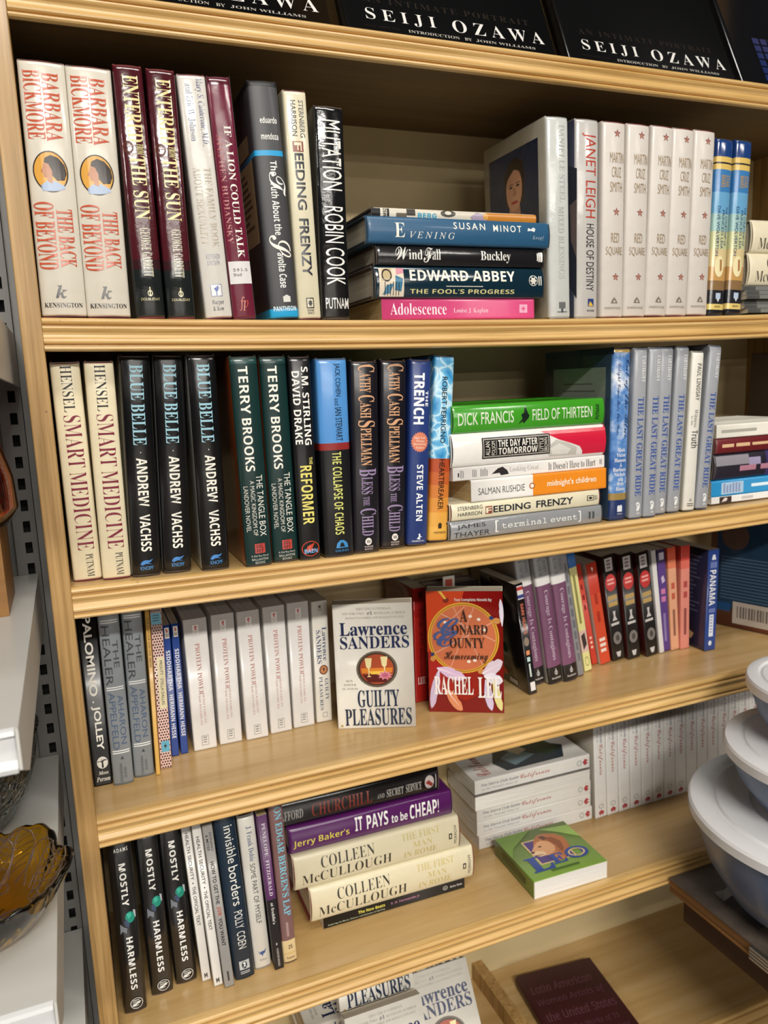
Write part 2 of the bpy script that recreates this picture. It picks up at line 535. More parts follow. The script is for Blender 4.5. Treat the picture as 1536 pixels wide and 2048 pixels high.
D['berg'] = dict(c='d9d2c2', d=.15, ro=.3, sp=[
    r('151517', 0, 0, 1, .05), h('M92', 'sb', '151517', .1, .065, .9, .085), r('151517', 0, .088, 1, .1), r('6b6255', .1, .14, .5, .2), r('3a3630', .3, .2, .95, .25), t('BERG', 'sb', '2f9fc4', .1, .265, .6, .375),
    e('4a453e', .3, .4, 1.0, .49), e('d9d2c2', .5, .425, .9, .465), p('a89ab0', (0, .6), (.4, .58), (.9, .62), (.6, .68), (0, .68)), r('c47f2a', 0, .68, 1, 1), r('d8a050', .2, .66, .8, .69)])
D['evening'] = dict(c='28587c', d=.165, bd='1c2c3a', ro=.4, co=.15, sp=[
    t('E', 'r', 'f0ece0', .24, .145, .76, .196, off=-.006), t('VENING', 'i', 'e6e6e0', .22, .222, .46, .457, sp=1.5), t('SUSAN', 's', 'f0ece0', .6, .452, .86, .625, off=.006, sp=1.4), t('MINOT', 's', 'f0ece0', .56, .67, .82, .83, off=.006, sp=1.4),
    p('cfd6d8', (.62, .865), (.75, .87), (.7, .885), (.78, .9), (.72, .912), (.6, .905), (.64, .885)), t('Knopf', 'i', 'b8c6ce', .28, .895, .45, .96, sp=1.4)])
D['windfall'] = dict(c='1c1b1d', d=.155, ro=.2, co=.6, bu=.15, sp=[
    t('ind', 'r', 'efece4', .3, .186, .8, .262, off=-.006), t('W', 'sc', 'efece4', .27, .112, .92, .184), t('all', 'r', 'efece4', .3, .318, .84, .365, off=-.006), t('F', 'sc', 'efece4', .16, .268, .92, .322), t('Buckley', 'r', 'efece4', .2, .6, .8, .78, off=-.006),
    r('efece4', .35, .945, .75, .952), r('efece4', .3, .955, .8, .963), r('efece4', .3, .966, .8, .98)])
D['abbey'] = dict(c='0f2a38', d=.155, ro=.15, co=.9, sp=[
    r('e6d9c4', .05, .032, .93, .165), p('c9b48e', (.5, .04), (.9, .05), (.92, .1), (.6, .1)), g('3a342c', .5, .045, .9, .1, .25), p('4f86a6', (.1, .05), (.4, .07), (.45, .11), (.15, .09)), p('3f7a9a', (.25, .115), (.7, .12), (.6, .16), (.2, .15)), p('d99aa8', (.72, .125), (.93, .125), (.93, .165), (.78, .165)), bars('3a342c', .08, .06, .5, .15, 6, .25),
    t('EDWARD ABBEY', 'sb', 'efeade', .54, .198, .88, .81), r('d9d2c0', .36, .4, .385, .615), t("THE FOOL'S PROGRESS", 'sb', 'd8cf94', .14, .198, .28, .807, off=-.004),
    g('d8d4c8', .4, .895, .75, .95, .12), star('d8d4c8', .42, .9, .72, .945, 6, .6), bars('d8d4c8', .42, .955, .72, .98, 2)])
D['adolescence'] = dict(k='p', c='d8487f', d=.15, ro=.3, co=.3, pg='o', sp=[
    t('Adolescence', 'r', 'f6e8ee', .24, .052, .8, .405, off=-.008), t('Louise J. Kaplan', 'r', 'f3d6e2', .26, .452, .56, .68, off=-.012),
    r('eeb0c8', .3, .895, .72, .95), star('d8487f', .32, .9, .7, .945, 8, .25)])
D['blessings'] = dict(c='cfd1ce', d=.16, bd='8a8c8a', ro=.2, co=.8, bu=.3, L='c9c2b2', sp=[
    t('DANIELLE STEEL', 'r', 'b4b7b5', .5, .045, .78, .42, off=-.004), t('MIXED BLESSINGS', 'r', 'b0b2b0', .42, .44, .7, .8, off=-.004), r('6a6c6c', .4, .918, .72, .95), r('55585a', .5, .95, .6, .972), r('55585a', .32, .966, .8, .97)],
    lf=[r('1b2740', .09, .085, .86, .66), p('2a1d18', (.33, 0.2212), (.4, 0.1472), (.52, 0.125), (.63, 0.1546), (.66, 0.236), (.64, 0.3692), (.36, 0.3692)), p('d8d0c4', (.3, 0.4876), (.36, 0.4432), (.62, 0.4432), (.68, 0.4876)),
        p('a8775c', (.42, 0.3692), (.58, 0.3692), (.6, 0.458), (.4, 0.458)), e('b98667', .37, 0.1768, .62, 0.3988), p('2a1d18', (.36, 0.2434), (.42, 0.1694), (.55, 0.1398), (.63, 0.1916), (.64, 0.2656), (.6, 0.2064), (.5, 0.1842), (.42, 0.2138)),
        e('2c1d18', .42, 0.2656, .47, 0.2767), e('2c1d18', .53, 0.2656, .58, 0.2767), r('5a3a2c', .41, 0.2545, .48, 0.2582), r('5a3a2c', .52, 0.2545, .59, 0.2582), p('9c6a50', (.5, 0.273), (.53, 0.3174), (.48, 0.3174)), e('9a3a36', .45, 0.347, .56, 0.3618)])
D['destiny'] = dict(c='c8c4c0', d=.155, bd='8a8580', ro=.2, co=.8, bu=.2, L='4a5068', sp=[
    t('JANET LEIGH', 's', 'b8402f', .24, .075, .86, .49, off=.0), t('HOUSE OF DESTINY', 's', '26242a', .42, .52, .78, .86, off=.002), r('2f3f7a', .5, .9, .78, .94), p('d8b44a', (.52, .938), (.6, .912), (.7, .925), (.76, .938)), h('FICTION', 'sb', '26242a', .46, .957, .8, .966)],
    lf=[p('2c3040', (.8, .2), (1, .25), (1, .9), (.85, .8)), p('7a6a66', (.9, .42), (1, .4), (1, .7), (.92, .6))])
D['square'] = dict(c='d6cfc8', d=.155, bd='6a2a2a', ro=.4, co=.1, sp=sum(([star('8e4a44', .42, v, .74, v + .045), g('c8a088', .53, v + .017, .63, v + .033, .4)] for v in (.042, .432, .765)), []) + [
    h('MARTIN', 's', '9c8460', .28, .158, .9, .21, -.008), h('CRUZ', 's', '9c8460', .36, .23, .78, .281, -.008), h('SMITH', 's', '9c8460', .3, .305, .84, .355, -.008),
    h('RED', 's', '9c8460', .36, .562, .72, .61, -.008), h('SQUARE', 's', '9c8460', .16, .632, .88, .68, -.008),
    p('7a7168', (.38, .924), (.44, .905), (.52, .893), (.6, .905), (.68, .924)), p('d6cfc8', (.48, .92), (.53, .906), (.58, .92)), h('RANDOM HOUSE', 's', '8f8578', .14, .943, .84, .955)])
D['courtship'] = dict(c='4f8fc4', d=.15, bd='22262e', ro=.15, co=.8, z=[(.105, '1d3f7c'), (.135, 'e0bf68'), (.145, '2a2a30'), (.175, 'e0bf68'), (.3, '3f7fba'), (.42, '6aa6cf'), (.52, '9cc0bd'), (.62, 'c9cc9c'), (.72, 'dcc894'), (.8, 'c79a5c'), (.855, '8a6c48'), (.935, '26262b'), (.968, 'e0c878'), (1, '1f2026')], sp=[
    t('STAR', 'sb', 'b8924a', .58, .205, .84, .27, off=-.004), t('WARS', 'sb', 'b8924a', .3, .205, .56, .275, off=-.004), t('THE COURTSHIP OF', 's', '2d4a78', .68, .38, .84, .6), t('PRINCESS LEIA', 's', '2d4a78', .46, .4, .62, .62), t('DAVE WOLVERTON', 's', '2d4a78', .2, .38, .36, .66, off=.006),
    e('efe2b4', .2, .66, .76, .78), p('a87844', (.48, .68), (.62, .68), (.64, .74), (.52, .75)), r('b9c8de', .36, .872, .66, .905), p('d9dde2', (.42, .905), (.6, .905), (.51, .925)), h('BANTAM', 's', '4a3f2a', .34, .945, .68, .956)])
D['cream'] = dict(c='e2d8bc', d=.16, bd='8a7a60', sp=[t('McCULLOUGH', 'r', '3a352c', .12, .06, .45, .55, off=-.012), t('COLLEEN', 'r', '3a352c', .52, .15, .84, .46, off=-.012)], lf=[])
D['hensel'] = dict(c='e4d8b8', d=.15, bd='6a1a2a', sp=[
    t('HENSEL', 'r', '24201e', .32, .02, .7, .225, off=-.01), t('SMART', 'r', '7a1a34', .26, .24, .84, .475, off=-.012), t('MEDICINE', 'r', '7a1a34', .26, .495, .84, .855, off=-.012), t('PUTNAM', 'r', '24201e', .5, .875, .76, .98, off=-.01)])
D['belle'] = dict(c='0e0e10', d=.15, ro=.2, co=.35, L='c8c8c4', bu=.1, sp=[
    t('BLUE', 'r', '9cc9d8', .3, .045, .74, .2), t('BELLE', 'r', '9cc9d8', .3, .217, .74, .4), e('c8c8c4', .5, .43, .54, .436),
    t('ANDREW', 'sb', 'efece0', .36, .458, .72, .678, off=.004), t('VACHSS', 'sb', 'efece0', .36, .715, .72, .885, off=.004),
    p('3f7fc0', (.3, .945), (.36, .932), (.46, .926), (.62, .928), (.74, .922), (.66, .935), (.56, .938), (.7, .946), (.5, .943), (.36, .95)), h('KNOPF', 's', '4a84bc', .3, .954, .74, .972, .01)])
D['brooks'] = dict(c='10302f', d=.15, ro=.3, co=.4, z=[(.04, '1c4443'), (1, '10302f')], L='a04a20', sp=[
    t('TERRY', 'sb', 'f0ede2', .26, .05, .6, .27, off=-.004), t('BROOKS', 'sb', 'f0ede2', .26, .29, .6, .54, off=-.004), t('THE TANGLE BOX', 's', 'e2dfd4', .6, .56, .84, .855, off=.003), t('A MAGIC KINGDOM OF', 's', 'd6d3c8', .36, .585, .52, .85), t('LANDOVER NOVEL', 's', 'd6d3c8', .12, .61, .28, .83),
    r('b8433c', .36, .89, .74, .937), h('DEL', 'sb', '2a1414', .42, .895, .68, .912), h('REY', 'sb', '2a1414', .42, .916, .68, .933), h('A Del Rey Book', 's', 'c8c6bc', .2, .945, .86, .957), h('BALLANTINE', 's', 'c8c6bc', .22, .961, .84, .972), h('BOOKS', 's', 'c8c6bc', .34, .977, .7, .988)])
D['reformer'] = dict(c='161618', d=.15, ro=.25, co=.4, sp=[
    t('S.M. STIRLING', 'sb', 'f2f0ea', .52, .055, .84, .43), t('DAVID DRAKE', 'sb', 'f2f0ea', .1, .075, .42, .425), t('THE', 'sb', 'e6da74', .66, .49, .82, .525), t('REFORMER', 'sb', 'e6da74', .22, .53, .76, .82),
    g('c2452c', .08, .905, .92, .982, .1), p('c2452c', (.25, .955), (.35, .93), (.7, .915), (.55, .945), (.78, .95), (.4, .96)), h('BAEN', 'sb', '7fb2e0', .2, .945, .82, .966)])
D['chaos'] = dict(c='17171a', d=.15, ro=.3, co=.4, z=[(.42, '4f8fd0'), (.455, '8e2a28'), (1, '17171a')], sp=[
    t('JACK COHEN', 's', '1c222c', .52, .03, .74, .19, off=.004), t('and', 'm', '1c222c', .52, .2, .66, .235), t('IAN STEWART', 's', '1c222c', .52, .245, .74, .41, off=.004), t('THE COLLAPSE OF CHAOS', 'sb', 'd8d878', .36, .465, .66, .885, off=-.006),
    p('3f88c0', (.36, .955), (.4, .93), (.5, .915), (.62, .915), (.74, .93), (.78, .955)), p('17171a', (.48, .95), (.52, .93), (.6, .928), (.66, .95)), h('VIKING', 's', '3f88c0', .32, .963, .78, .975)])
D['bless'] = dict(c='16141c', d=.15, ro=.28, co=.5, sp=[
    t('C', 'r', 'd8a47c', .24, .025, .86, .062), t('ATHY', 'r', 'd8a47c', .3, .065, .7, .165), t('C', 'r', 'd8a47c', .24, .178, .84, .213), t('ASH', 'r', 'd8a47c', .3, .216, .7, .295), t('S', 'r', 'd8a47c', .22, .308, .84, .342), t('PELLMAN', 'r', 'd8a47c', .3, .346, .7, .54), t('B', 'r', '9884a8', .24, .557, .86, .595), t('LESS', 'r', '9884a8', .3, .6, .72, .69), t('THE', 'r', '9884a8', .36, .703, .58, .75), t('C', 'r', '9884a8', .24, .765, .84, .8), t('HILD', 'r', '9884a8', .3, .804, .72, .91),
    e('efe6e0', .4, .922, .64, .96), h('W', 'sb', '17151c', .45, .932, .6, .95), h('WARNER', 's', 'd8c8c4', .36, .964, .7, .973), h('BOOKS', 's', 'd8c8c4', .38, .977, .68, .986)])
D['trench'] = dict(c='243a78', d=.15, ro=.35, co=.3, sp=[
    t('TRENCH', 'sb', 'f4f6fa', .16, .075, .66, .345, off=.012), t('THE', 'sb', 'f4f6fa', .72, .168, .86, .25), star('d88062', .06, .383, .92, .495, 22, .86), h('New York', 's', 'f2e6dc', .22, .41, .76, .422), h('Times', 's', 'f2e6dc', .3, .428, .7, .439), h('Bestselling', 's', 'f2e6dc', .2, .445, .78, .457), h('Author', 's', 'f2e6dc', .3, .463, .7, .474),
    t('STEVE ALTEN', 'sb', 'f0f2f6', .36, .56, .68, .865), p('e8ecf2', (.42, .965), (.52, .95), (.5, .938), (.58, .935), (.6, .948), (.68, .956), (.56, .955), (.6, .968)), h('KENSINGTON', 's', 'e8ecf2', .2, .972, .8, .98)])
D['heartbreaker'] = dict(c='d98a3a', d=.15, ro=.3, co=.3, z=[(.548, 'water'), (.62, 'b04a26'), (.69, 'c05f2c'), (.76, 'cd7832'), (.84, 'd98f3a'), (.92, 'e2a548'), (1, 'e6b050')], sp=[
    t('ROBERT FERRIGNO', 's', '16181c', .38, .115, .64, .465, off=.01), t('HEARTBREAKER', 's', '221813', .38, .552, .66, .825, off=.01), r('3a2a1c', .44, .905, .62, .928), p('3a2a1c', (.42, .905), (.53, .895), (.64, .905)), h('PANTHEON', 's', '3a2a1c', .24, .945, .84, .956, .01)])
D['francis'] = dict(c='3f9a24', d=.15, ro=.22, co=.7, bu=.08, bd='20351a', sp=[
    t('DICK FRANCIS', 's', 'dfe6d2', .28, .04, .72, .385, off=.004), p('14241a', (.2, .42), (.3, .425), (.4, .44), (.55, .432), (.62, .45), (.78, .455), (.86, .465), (.7, .47), (.6, .475), (.5, .485), (.4, .478), (.34, .468), (.22, .45), (.3, .44)), t('FIELD OF THIRTEEN', 's', 'dfe6d2', .3, .505, .72, .905), h('PUTNAM', 'sb', '16301a', .2, .93, .76, .955)])
D['day'] = dict(c='ece9e4', d=.15, ro=.2, co=.7, bu=.1, bd='2a2a2a', sp=[
    p('cf1f3e', (1, .53), (1, 1), (0, 1), (0, .845), (.2, .84), (.36, .82), (.5, .75), (.62, .68), (.8, .61)), p('c4c0b8', (.1, .62), (.4, .6), (.62, .66), (.5, .74), (.34, .8), (.1, .8)), p('dedbd4', (.16, .64), (.36, .62), (.5, .68), (.3, .76), (.14, .74)),
    r('1a1818', .2, .188, .84, .62), r('b8b2a8', .24, .195, .8, .613), r('1a1818', .27, .2, .77, .608), r('b8b2a8', .3, .275, .74, .278), r('b8b2a8', .3, .545, .74, .548), h('ALLAN', 's', 'ded8cc', .3, .208, .72, .235), h('FOLSOM', 's', 'ded8cc', .3, .245, .72, .268), t('THE DAY AFTER', 'sb', 'efeae0', .53, .287, .74, .537, off=-.004), t('TOMORROW', 'sb', 'efeae0', .3, .287, .5, .537, off=-.004), h('LITTLE', 's', 'ded8cc', .3, .553, .72, .575), h('BROWN', 's', 'ded8cc', .3, .58, .72, .602)])
D['looking'] = dict(k='p', c='e6e2dd', d=.15, ro=.3, co=.3, pg='w', sp=[
    p('2a2628', (.3, .24), (.7, .28), (.8, .31), (.5, .34), (.2, .35), (.15, .3), (.35, .29)), t('Looking Great . . .', 'r', 'a8a4a2', .24, .355, .74, .59, off=-.012), t("It Doesn't Have to Hurt", 'r', '4a4648', .2, .61, .8, .935, off=-.01), r('2a2628', .3, .03, .6, .038), bars('8c8688', .2, .045, .8, .07, 3), bars('8c8688', .2, .12, .8, .15, 3), bars('8c8688', .2, .17, .8, .22, 4), bars('8c8688', .3, .965, .7, .985, 2)])
D['midnight'] = dict(k='p', c='ece9e4', d=.13, ro=.35, z=[(.44, 'ece9e4'), (1, 'e88a1c')], pg='o', sp=[
    t('SALMAN RUSHDIE', 's', '4a484a', .3, .05, .62, .38), e('b0703a', .34, .412, .64, .455), e('f0ece4', .4, .42, .58, .446), t("midnight's children", 's', 'f6ecd8', .3, .545, .68, .92, off=.012)])
D['terminal'] = dict(c='8f9194', d=.15, ro=.15, co=1.0, bu=.5, bd='2a2a2c', sp=[
    t('JAMES', 's', '2e2f32', .54, .05, .8, .225), t('THAYER', 's', '2e2f32', .14, .03, .42, .25), t('[', 's', 'eeeeea', .2, .285, .82, .305), t('terminal event', 'm', 'eeeeea', .36, .325, .68, .82, sp=1.0), t(']', 's', 'eeeeea', .2, .83, .82, .845), bars('4a4b4e', .3, .9, .7, .95, 2)])
D['outblue'] = dict(c='2f5f9f', d=.165, ro=.2, co=.6, bd='1c2a4a', z=[(.03, 'b89a58'), (.84, 'sky'), (.88, '9a7f48'), (1, '1f3466')], L='39506a', sp=[
    t('Out of the Blue', 'sc', '1c2c58', .6, .07, .95, .52), t('Delight Comes Into Our Lives', 'sc', '22386a', .2, .09, .42, .5)] + [h(s_, 'r', 'eceef2', a, v, b, v + .022) for s_, a, b, v in (('Mark', .36, .78, .575), ('Victor', .3, .84, .605), ('Hansen', .2, .86, .635), ('&', .5, .6, .664), ('Barbara', .14, .86, .69), ('Nichols', .2, .84, .718), ('with', .4, .7, .748), ('Patty', .36, .76, .775), ('Hansen', .3, .82, .803))] + [
    r('dfe2e8', .4, .918, .68, .95), p('dfe2e8', (.4, .918), (.46, .91), (.54, .916), (.6, .908), (.68, .918)), h('HEALTH', 's', 'dfe2e8', .4, .958, .68, .966)],
    lf=[r('22324a', 0, 0, 1, .04), r('8c948c', .14, .11, .9, .7), bars('5f6660', .3, .2, .78, .5, 7, .2)])
D['ride'] = dict(c='9fa2a8', d=.15, ro=.3, co=.4, bd='3a4258', L='8b8e93', sp=[
    t('TARTIKOFF', 'r', 'e8e8e6', .54, .048, .86, .2, off=-.006), t('TARTIKOFF', 's', 'c8cacc', .36, .06, .42, .19), t('THE LAST GREAT RIDE', 'r', '3a569c', .32, .285, .8, .865), p('e6e6e4', (.4, .905), (.62, .9), (.74, .915), (.72, .94), (.6, .955), (.44, .95), (.5, .93)), r('9fa2a8', .5, .912, .64, .922), h('RH', 'sb', 'e6e6e4', .5, .962, .72, .974)])
D['witness'] = dict(c='e6e2d8', d=.15, ro=.35, co=.2, bd='4a4a48', L='b9b4a4', sp=[
    t('PAUL LINDSAY', 'sb', '4a4a48', .42, .08, .8, .305, off=-.008), t('Witness', 'r', '6a6a66', .4, .36, .72, .47, off=-.008), t('to the', 'r', '8a8a84', .18, .4, .32, .46), t('Truth', 'sb', '4a4a4c', .28, .49, .86, .6, off=-.006), p('4a4a48', (.4, .935), (.52, .915), (.64, .935)), p('e6e2d8', (.46, .931), (.52, .921), (.58, .931)), bars('4a4a48', .26, .95, .8, .975, 2, .4)])
D['pale'] = dict(k='p', c='e6e2d6', d=.15, sp=[bars('a8a49a', .38, .05, .62, .4, 1, 1), p('e6d77c', (0, .5), (1, .46), (1, 1), (0, 1))])
D['maroon'] = dict(c='6a1c22', d=.15, sp=[bars('d8b48c', .4, .06, .62, .16, 1, 1), r('d8b48c', .4, .18, .62, .3), r('d8b48c', .42, .32, .6, .62)])
D['plum'] = dict(c='2a2334', d=.15, z=[(.45, '25202c'), (1, '3a3160')], sp=[r('8c8890', .55, .02, .92, .3), bars('9a8fae', .5, .3, .8, .9, 3, .5), r('b07a8c', .3, .22, .5, .36), r('b07a8c', .3, .4, .5, .56)])
D['skyblue'] = dict(k='p', c='1f8fca', d=.15, sp=[r('a8c4dc', .12, .1, .86, .32), bars('8a93b8', .2, .12, .8, .3, 6, .6), r('dff0f8', .42, .4, .62, .8)])
D['photo'] = dict(k='p', c='e6e4e2', d=.15, pg='w', sp=[r('3a2c2a', .05, .08, .95, .2), p('d8ccc8', (.2, .1), (.8, .13), (.7, .16), (.3, .15)), bars('c4c0be', .3, .3, .7, .9, 2, .4)])
D['grimy'] = dict(c='6a5c58', d=.16, ro=.5, L='64544e', sp=[], lf=[r('8a7f7c', .0, .7, 1, 1), bars('4a3f3c', .2, .76, .6, .94, 2, .3)])
D['palomino'] = dict(k='p', c='131314', d=.13, ro=.35, sp=[
    t('PALOMINO', 's', 'efece2', .26, .065, .7, .5, off=.024), t('. JOLLEY', 's', 'efece2', .26, .525, .74, .8, off=.024), e('e2dfd6', .26, .838, .86, .905), p('131314', (.5, .9), (.52, .87), (.36, .86), (.53, .862), (.5, .845), (.57, .86), (.72, .85), (.6, .87), (.62, .9)), r('131314', .28, .862, .4, .866), r('131314', .66, .856, .8, .862), h('Moss', 'bi', 'e8e5dc', .3, .918, .84, .938), h('Persea', 'bi', 'e8e5dc', .16, .95, .9, .975)])
D['healer'] = dict(c='878d92', d=.14, ro=.4, co=.15, bd='5a6066', z=[(.045, '5f666b'), (1, '878d92')], sp=[
    r('e4e6e4', 0, .082, 1, .088), r('e4e6e4', 0, .094, 1, .1), r('e4e6e4', 0, .447, 1, .453), r('e4e6e4', 0, .459, 1, .465), r('e4e6e4', 0, .802, 1, .808), r('e4e6e4', 0, .814, 1, .82),
    t('THE', 's', '3c4248', .56, .195, .82, .345), t('HEALER', 's', '3c4248', .12, .112, .46, .437), t('AHARON', 's', '4d5f7c', .56, .495, .84, .77), t('APPELFELD', 's', '4d5f7c', .16, .477, .46, .795), star('32373c', .42, .835, .64, .86, 3, .4), t('GROVE', 's', '4a5056', .56, .9, .68, .96), t('WEIDENFELD', 's', '4a5056', .36, .875, .48, .985)])
D['bride'] = dict(k='p', c='d2a552', d=.13, sp=[t('THE PAINTER AND THE BRIDE', 'r', '5c4220', .25, .1, .75, .38)])
D['polka'] = dict(k='p', c='dfb7ab', d=.13, ro=.35, sp=[
    dots('241e1e', 4, 62, .075, .075), r('5fa8c4', .05, .085, .9, .15), bars('2c5468', .2, .095, .8, .14, 3), r('e6dcb8', .3, .34, .95, .64), t('PROUTY \u00b7 STELLA DALLAS', 's', '2e2a24', .5, .36, .76, .62, off=.008), r('5fa8c4', .2, .835, .9, .9), star('241e1e', .38, .845, .7, .885, 4, .4)])
D['siddhartha'] = dict(k='p', c='22418a', d=.105, ro=.35, sp=[
    r('e2dfd8', .25, .02, .85, .1), p('b84a48', (.4, .03), (.6, .03), (.7, .05), (.5, .06)), bars('8a8880', .35, .07, .75, .095, 2), t('SIDDHARTHA', 'sb', 'f0f2f6', .26, .19, .8, .495, off=-.006), t('HERMANN HESSE', 'sb', 'f0f2f6', .26, .525, .8, .86, off=-.006)])
D['protein'] = dict(k='p', c='dedad6', d=.105, ro=.32, co=.2, pg='w', sp=[
    r('b9b4b2', .36, .045, .64, .13), r('e2deda', .375, .048, .625, .127), p('b5555e', (.44, .06), (.52, .05), (.58, .062), (.52, .075), (.56, .083), (.48, .086)), bars('a8a3a2', .4, .092, .6, .125, 3, .4), t('PROTEIN POWER', 'r', 'b06a60', .42, .185, .62, .575, off=-.012),
    t('MICHAEL R. EADES, M.D.', 'r', 'c09088', .54, .57, .64, .8, off=-.01), t('MARY DAN EADES, M.D.', 'r', 'c09088', .37, .58, .47, .81, off=-.01), r('8c8a88', .36, .89, .66, .965), r('e2deda', .38, .894, .64, .961), bars('8c8a88', .42, .9, .6, .955, 3, .5)])
SANDERS_SP = [r('c8c2b8', 0, .0, 1, .15), r('3a3a3a', .42, .035, .58, .055), bars('8a867e', .36, .06, .64, .085, 2), t('Lawrence', 'r', '25386c', .58, .215, .86, .49, off=-.004), t('SANDERS', 'r', '25386c', .2, .235, .5, .51, off=-.004), e('7a4634', .3, .525, .86, .605), e('c98a5a', .38, .535, .78, .595), p('5a2a20', (.5, .55), (.66, .55), (.6, .585)), t('GUILTY', 'r', '2f4a6a', .62, .64, .84, .82, off=-.008), t('PLEASURES', 'r', '2f4a6a', .26, .62, .48, .9, off=-.008), r('8c8a84', .4, .92, .7, .96), r('e4e0d6', .43, .924, .67, .956)]
SANDERS_FF = [h('FIRST TIME IN PAPERBACK', 'r', '9a9488', .3, .03, .74, .05, -.01), h('NEW YORK TIMES', 'r', '9a9488', .12, .066, .4, .085, -.01), h('#1', 'r', '55505a', .43, .06, .5, .09), h('BESTSELLING AUTHOR OF', 'r', '9a9488', .52, .066, .92, .085, -.01), h("McNALLY'S GAMBLE AND McNALLY'S PUZZLE", 'r', '9a9488', .16, .1, .9, .118, -.01),
    h('Lawrence', 'r', '1c2850', .08, .145, .93, .25, .006), h('SANDERS', 'r', '1c2850', .08, .255, .95, .355, .002),
    e('3f352c', .27, .375, .79, .665), g('8a7a64', .28, .381, .78, .659, .035), e('a84a2c', .315, .4, .745, .64), p('d8822e', (.33, .51), (.73, .51), (.72, .55), (.34, .55)), p('e8c04a', (.42, .535), (.66, .535), (.62, .56), (.46, .56)), p('5a1c18', (.34, .56), (.72, .56), (.64, .625), (.42, .625)),
    p('e6d8a0', (.38, .43), (.47, .43), (.455, .5), (.435, .515), (.432, .57), (.46, .58), (.4, .58), (.422, .57), (.42, .515), (.395, .5)), p('e6d8a0', (.58, .42), (.67, .42), (.655, .49), (.635, .505), (.632, .55), (.66, .56), (.6, .56), (.622, .55), (.62, .505), (.595, .49)), star('d88a98', .53, .53, .73, .61, 9, .6), star('b8607a', .57, .545, .69, .595, 7, .6),
    h('SEX', 'r', '8c8478', .13, .6, .22, .615, -.01), h('POWER', 'r', '8c8478', .1, .632, .26, .647, -.01), h('SCANDAL', 'r', '8c8478', .08, .663, .29, .678, -.01),
    h('GUILTY', 'r', '1a2a44', .27, .685, .8, .825, .002), h('PLEASURES', 'r', '1a2a44', .1, .835, .95, .975, .002), r('b89a50', .04, .965, .07, .98)]
D['sanders'] = dict(k='p', c='e4dfd4', d=.105, ro=.3, co=.2, sp=SANDERS_SP, ff=SANDERS_FF)
def feather(c, x0, y0, x1, y1, w):
    dx, dy = x1 - x0, y1 - y0
    n = math.hypot(dx, dy)
    a, b = -dy / n * w, dx / n * w
    L_ = [(x0 + dx * q + a * k, y0 + dy * q + b * k) for q, k in ((0, .12), (.15, .5), (.35, .9), (.6, 1.0), (.8, .8), (.93, .4))]
    R_ = [(x0 + dx * q - a * k, y0 + dy * q - b * k) for q, k in ((.93, .4), (.8, .75), (.62, .7), (.58, .9), (.35, .85), (.15, .45), (0, .12))]
    return p(c, *(L_ + [(x1, y1)] + R_))
def rachis(c, x0, y0, x1, y1):
    n = math.hypot(x1 - x0, y1 - y0)
    a, b = -(y1 - y0) / n * .005, (x1 - x0) / n * .005
    return p(c, (x0 + a, y0 + b), (x1, y1), (x0 - a, y0 - b))
